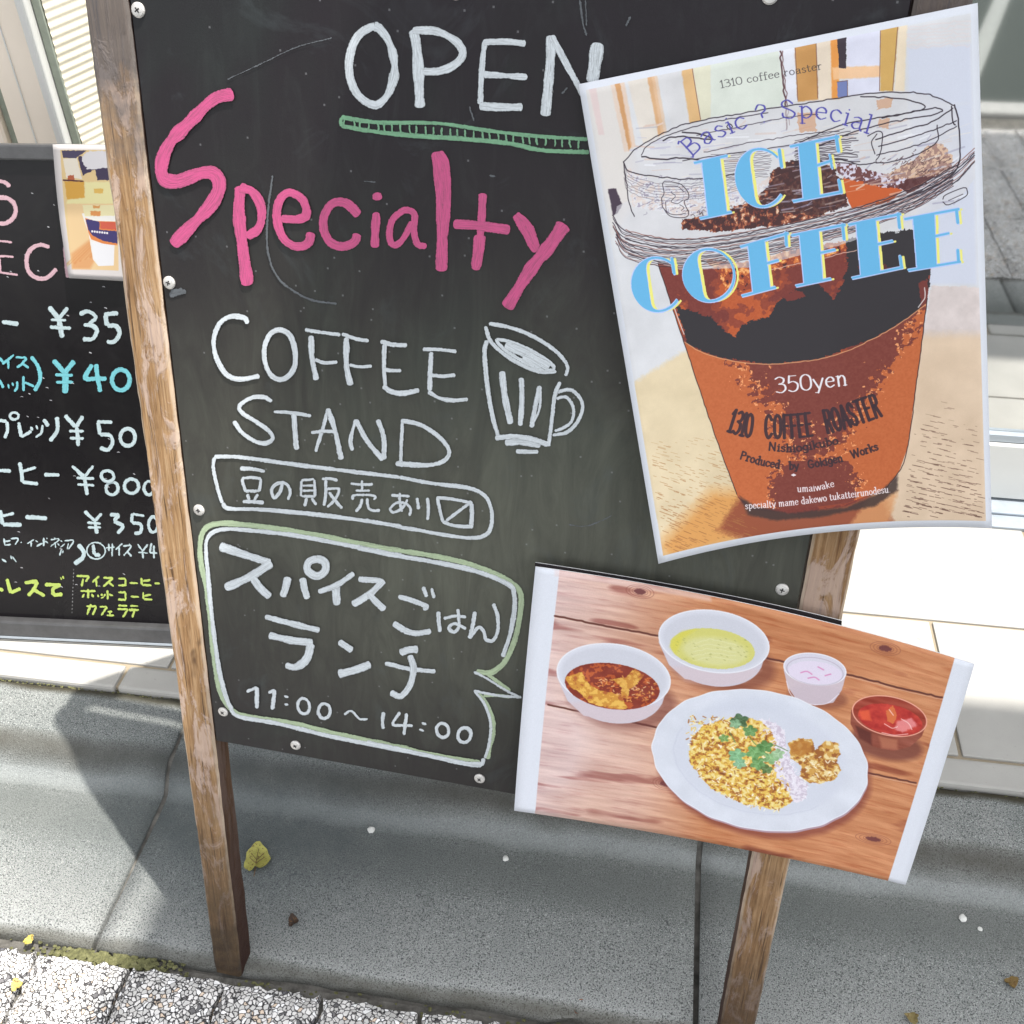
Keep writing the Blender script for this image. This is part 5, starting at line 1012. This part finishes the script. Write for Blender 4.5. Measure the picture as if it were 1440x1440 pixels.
pen('origin_row_lettering', [c7(9, 22,228, 26,266), c7(9, 26,266, 62,262), c7(8, 25,246, 60,240), c7(9, 60,230, 102,230, 84,265), c7(9, 116,250, 123,252), c7(9, 192,235, 152,258), c7(9, 175,248, 175,276), c7(8, 200,240, 212,250), c7(9, 205,274, 238,255), c7(9, 246,224, 246,272), c7(8, 250,242, 270,256), c7(6, 262,225, 266,232),
  c7(8, 285,236, 332,234, 285,275), c7(8, 310,250, 312,282), c7(7, 322,258, 334,268), c7(8, 305,224, 312,232), c7(8, 340,240, 350,248), c7(8, 340,280, 365,258), c7(9, 362,242, 412,242, 385,290), c7(8, 385,255, 378,290), c7(8, 345,290, 336,326), c7(8, 355,295, 352,312), c7(9, 10,345, 36,362), c7(8, 70,330, 92,362), c7(7, 60,325, 66,345),
  c7(26, 440,262, 470,305, 462,340, 418,372), c7(8, *ell(540, 298, 52, 46, 10)), c7(19, 524,262, 530,320), c7(18, 530,320, 565,324), c7(9, 595,282, 646,278), c7(10, 612,258, 612,300), c7(10, 632,256, 630,330), c7(10, 688,256, 650,292), c7(10, 670,276, 672,326), c7(9, 692,272, 736,272, 696,326), c7(9, 715,300, 740,330), c7(7, 728,258, 734,268),
  c7(11, 775,260, 802,300), c7(11, 832,262, 802,300), c7(12, 800,300, 806,342), c7(9, 778,306, 832,312), c7(11, 852,255, 842,308), c7(11, 842,308, 884,312), c7(13, 866,268, 866,342)])
pen('lime_lettering', [c7(20, -10,512, 20,520), c7(20, 40,455, 60,535), c7(19, 60,535, 116,510), c7(21, 138,478, 212,470), c7(22, 212,472, 190,515, 158,552), c7(20, 186,515, 252,552), c7(18, 252,490, 342,488), c7(20, 342,490, 300,512, 305,545, 352,542), c7(10, 338,445, 346,462), c7(10, 352,440, 360,456)], PN_G)
pen('lime_list_lettering', [c7(12, *q) for q in ((430,440,502,442), (502,443,480,472), (468,455,460,500), (558,440,520,476), (540,460,545,500), (580,450,636,450), (636,452,580,500), (610,475,640,498), (665,455,706,455), (706,456,706,492), (664,492,712,492), (728,478,776,481), (795,450,798,490), (798,490,852,492), (800,470,846,463), (868,480,900,483),
  (452,525,538,525), (495,512,496,566), (475,540,462,562), (516,540,526,560), (550,545,556,558), (570,540,574,553), (592,540,586,556), (586,556,568,566), (605,520,606,572), (612,542,636,552), (665,532,706,532), (706,532,706,572), (664,572,710,574), (734,555,782,558), (805,530,808,570), (808,570,858,573), (810,552,850,544),
  (485,610,542,610), (542,612,522,660), (512,598,490,658), (560,612,602,612), (602,614,570,662), (605,640,632,640), (618,640,618,660), (600,661,642,662), (665,606,716,608), (660,626,720,626), (720,628,690,672), (732,608,778,610), (724,630,782,632), (756,632,745,674))], PN_G)
dash = []
for k in range(13): dash.append(c7(5, 415 - k * .8, 400 + k * 20, 414.6 - k * .8, 410 + k * 20))
pen('dashed_rule', dash, m_chalk('chalk_faint', (.2, .2, .2), .1))
sp = []
for k in range(46): x = random.uniform(5, 190); y = random.uniform(250, 830); sp.append((random.uniform(.6, 1.4), [(x, y), (x + random.uniform(-2, 2), y + random.uniform(-1, 1)), (x + random.uniform(1, 3), y + random.uniform(-1, 1))]))
pen('paint_fleck', [(w, [p[0], p[2], (p[2][0] + 1.5, p[2][1] + 1)]) for w, p in sp], m_chalk('flecks', (.4, .4, .42), .1), rough=.4)['kind'] = 'stuff'
# photo card hanging from its top edge
def bowC(s, t): s = np.asarray(s); t = np.asarray(t); return np.stack([3.0 * np.sin(t * 3.1) * -1 * (1 - s) + 0 * s, 0 * s], -1)
CARD = Sheet([(74, 203), (205, 204), (222, 398), (97, 391)], bowC, 420, 600); sh = CARD; sh.c[:] = np.array((212, 206, 204)) / 255
k6 = lambda *p: pl(0, 180, 6, *p)
sh.fill(k6(508,185, 1000,185, 1000,1205, 608,1185), (216,190,140)); sh.fill(k6(520,190, 730,190, 640,255, 530,250), (72,64,92), wob=1.5); sh.fill(k6(530,255, 650,255, 690,430, 560,420), (222,214,200), wob=1.5); sh.fill(k6(655,245, 720,230, 1000,200, 1000,440, 860,440, 820,440, 800,350, 700,400), (60,50,78), wob=2.5)
sh.fill(k6(690,240, 740,200, 850,190, 1000,230, 1000,330, 740,350, 700,300), (212,210,214), wob=3); sh.fill(k6(570,400, 620,395, 630,445, 570,440), (176,92,60), wob=2); sh.line(k6(535,440, 700,450), 2.2, (80,40,40))
sh.fill(k6(545,450, 710,455, 715,590, 565,605), (204,156,66), wob=2, feather=4); sh.fill(k6(715,455, 1000,455, 1000,640, 560,640, 570,605, 715,590), (222,214,160), wob=2, feather=6); sh.fill(k6(790,510, 870,510, 870,550, 795,550), (214,176,90), wob=2)
sh.fill(k6(565,640, 1000,640, 1000,1200, 608,1190), (222,192,146), feather=4)
for k in range(16): x = 580 + k * 22; sh.line(k6(x - 60, 1180 - k * 8, x + 240, 900 - k * 10), 1.2 + k % 3, (196,138,84) if k % 2 else (226,206,158), .6, wob=1.5)
sh.fill(k6(600,1060, 760,940, 800,1120, 760,1190, 608,1188), (206,134,78), .6, feather=14)
sh.fill(k6(690,720, 980,720, 960,1160, 830,1165, 785,1110, 750,900), (226,224,220)); sh.fill(k6(695,650, 980,650, 985,740, 715,745), (222,214,170), wob=1); sh.fill(k6(760,700, 850,700, 845,745, 765,740), (208,140,80), wob=2); sh.fill(k6(780,655, 850,655, 840,680, 790,680), (208,150,86), wob=2)
sh.fill(k6(718,758, 800,785, 990,790, 990,990, 880,980, 770,940, 745,880), (214,128,66), feather=3); sh.fill(k6(722,768, 840,790, 840,860, 990,870, 990,975, 880,955, 775,905, 745,860), (56,48,104), wob=1.5); sh.fill(k6(845,790, 1000,795, 1000,860, 850,850), (196,84,66), .9, wob=2)
for k in range(7): sh.fill(el(778 / 6 + k * 3.5, 180 + 872 / 6 + k * .4, 1.4, 1.6), (228,224,228))
sh.fill(k6(770,960, 960,990, 960,1160, 835,1165, 795,1100), (226,226,230))
card_mat = emit('card_print', sh, .62)
card = sheet_object('photo_card', CARD, card_mat, MFI, MF, lambda s, t: .0055 + .006 * (1 - s) * abs(t - .5) * 2, .0003, None, 14, 24)
tag(card, 'small photo card of a paper cup at the top of the black menu board', 'photo card')

# ================================================================== LITTER
def leaf(px, py, size, rot, col, label, z0=.002, curl=.004, name='fallen_leaf'):
    c = on_ground(px, py, z0); V, F = [], []; n = 28; rings = 5
    V.append((0, 0, curl * .3))
    for j in range(1, rings + 1):
        for k in range(n):
            a = 2 * math.pi * k / n; rr = 1 + .07 * math.sin(3 * a + 1) + .05 * math.sin(7 * a) - .28 * math.exp(-((((a - math.pi + math.pi) % (2 * math.pi)) - math.pi) / .25) ** 2) + (.22 * math.exp(-(min(a, 2 * math.pi - a) / .22) ** 2))
            f = j / rings; x, y = size * rr * f * math.cos(a), size * .86 * rr * f * math.sin(a); V.append((x, y, curl * f * f * (math.sin(2 * a + .6) * .7 + .8) - .0006 * math.cos(9 * a) * f))
    for k in range(n): F.append((0, 1 + k, 1 + (k + 1) % n))
    for j in range(rings - 1):
        for k in range(n): a = 1 + j * n + k; b = 1 + j * n + (k + 1) % n; F.append((a, a + n, b + n, b))
    M = Mat('leaf_' + label[:6], .6, .3); v = M.coord('Object'); nz = M.noise(v, 220, 4, .7); sp = M.noise(v, 420, 3, .6)
    c1 = M.mix(M.ramp(nz, [(.35, BW(0)), (.65, BW(1))]), tuple(x * .7 for x in col), col); c1 = M.mix(M.ramp(sp, [(.56, BW(0)), (.66, BW(.9))]), c1, (.11, .055, .02, 1)); M.color(c1); M.bump(nz, .0006, .6)
    me = mesh(name, V, F, None, True); o = link(name, me, M, None, Matrix.Translation(c) @ Matrix.Rotation(rot, 4, 'Z')); return tag(o, label, 'leaf')
lf = leaf(362, 1209, .0155, R(100), (.36, .34, .085), 'yellow spotted fallen leaf lying in the gutter right of the left post')
st = Mat('leaf_stem'); st.color((.12, .07, .03, 1)); bm = bmesh.new(); box_bm(bm, -.020, -.006, -.0004, .0004, .001, .0018); link('stalk', bm_mesh('stalk', bm), st, lf, WM(lf))
for q in ((-.006, 0, .011, 0), (-.002, 0, .006, .007), (-.002, 0, .006, -.007), (-.006, 0, .001, .008), (-.006, 0, .001, -.008)):
    a_, b_ = Vector((q[0], q[1], 0)), Vector((q[2], q[3], 0)); d = b_ - a_; bm = bmesh.new(); box_bm(bm, 0, d.length, -.00025, .00025, .0028, .0036)
    link('vein', bm_mesh('vein', bm), st, lf, WM(lf) @ Matrix.Translation(a_) @ d.to_track_quat('X', 'Z').to_matrix().to_4x4())
leaf(40, 1323, .005, 1.0, (.5, .42, .10), 'tiny yellow leaf on the sunlit joint at the left', .001, .002)
leaf(24, 1386, .006, 2.2, (.5, .42, .12), 'small yellow leaf on the bottom left granite block', .002, .002)
leaf(1421, 1383, .006, .4, (.20, .13, .04), 'brown crumpled leaf in the gutter at the lower right', .002, .004)
leaf(413, 1297, .006, 1.9, (.05, .03, .02), 'dark curled leaf scrap in the gutter beside the left post foot', .002, .004)
leaf(812, 1418, .007, .9, (.24, .08, .03), 'reddish leaf scrap in the joint below the board', -.004, .003)
leaf(1282, 1432, .006, 2.9, (.25, .2, .08), 'olive leaf scrap at the bottom edge near the right post', .002, .003)
def pebble(px, py, r, label, z0=.0, zoff=None, mat=PEB):
    c = on_ground(px, py, z0); bm = bmesh.new(); bmesh.ops.create_icosphere(bm, subdivisions=2, radius=r)
    for v in bm.verts: v.co *= random.uniform(.8, 1.15); v.co.z *= .55
    o = link('pebble', bm_mesh('pebble', bm), mat, None, Matrix.Translation(c + Vector((0, 0, r * .4)))); return tag(o, label, 'pebble')
pebble(522, 1168, .0042, 'white stone chip in the gutter below the opening hours', .0)
pebble(711, 1208, .0034, 'white stone chip in the gutter under the lower left corner of the food poster', 0)
pebble(1353, 1292, .0042, 'pale stone chip in the gutter right of the food poster corner', 0)
pebble(1378, 1307, .0024, 'tiny white stone chip, rightmost in the gutter', 0)
# splat on the upstand at the right
bm = bmesh.new(); r = random.Random(3)
for k in range(26):
    g = bmesh.ops.create_icosphere(bm, subdivisions=1, radius=r.uniform(.0015, .0042)); ox, oy = r.gauss(0, .004), r.gauss(0, .008)
    for v in g['verts']: v.co = Vector((v.co.x + ox, v.co.y + oy, v.co.z * .25 + .0005))
c = on_ground(1356, 1217, 0.001); tag(link('dropping_splat', bm_mesh('dropping_splat', bm), m_flat('splat', (.42, .43, .43), .9, .1, 0, .5, 300), None, Matrix.Translation(c)), 'pale dried splat on the gutter right of the food poster', 'splat')
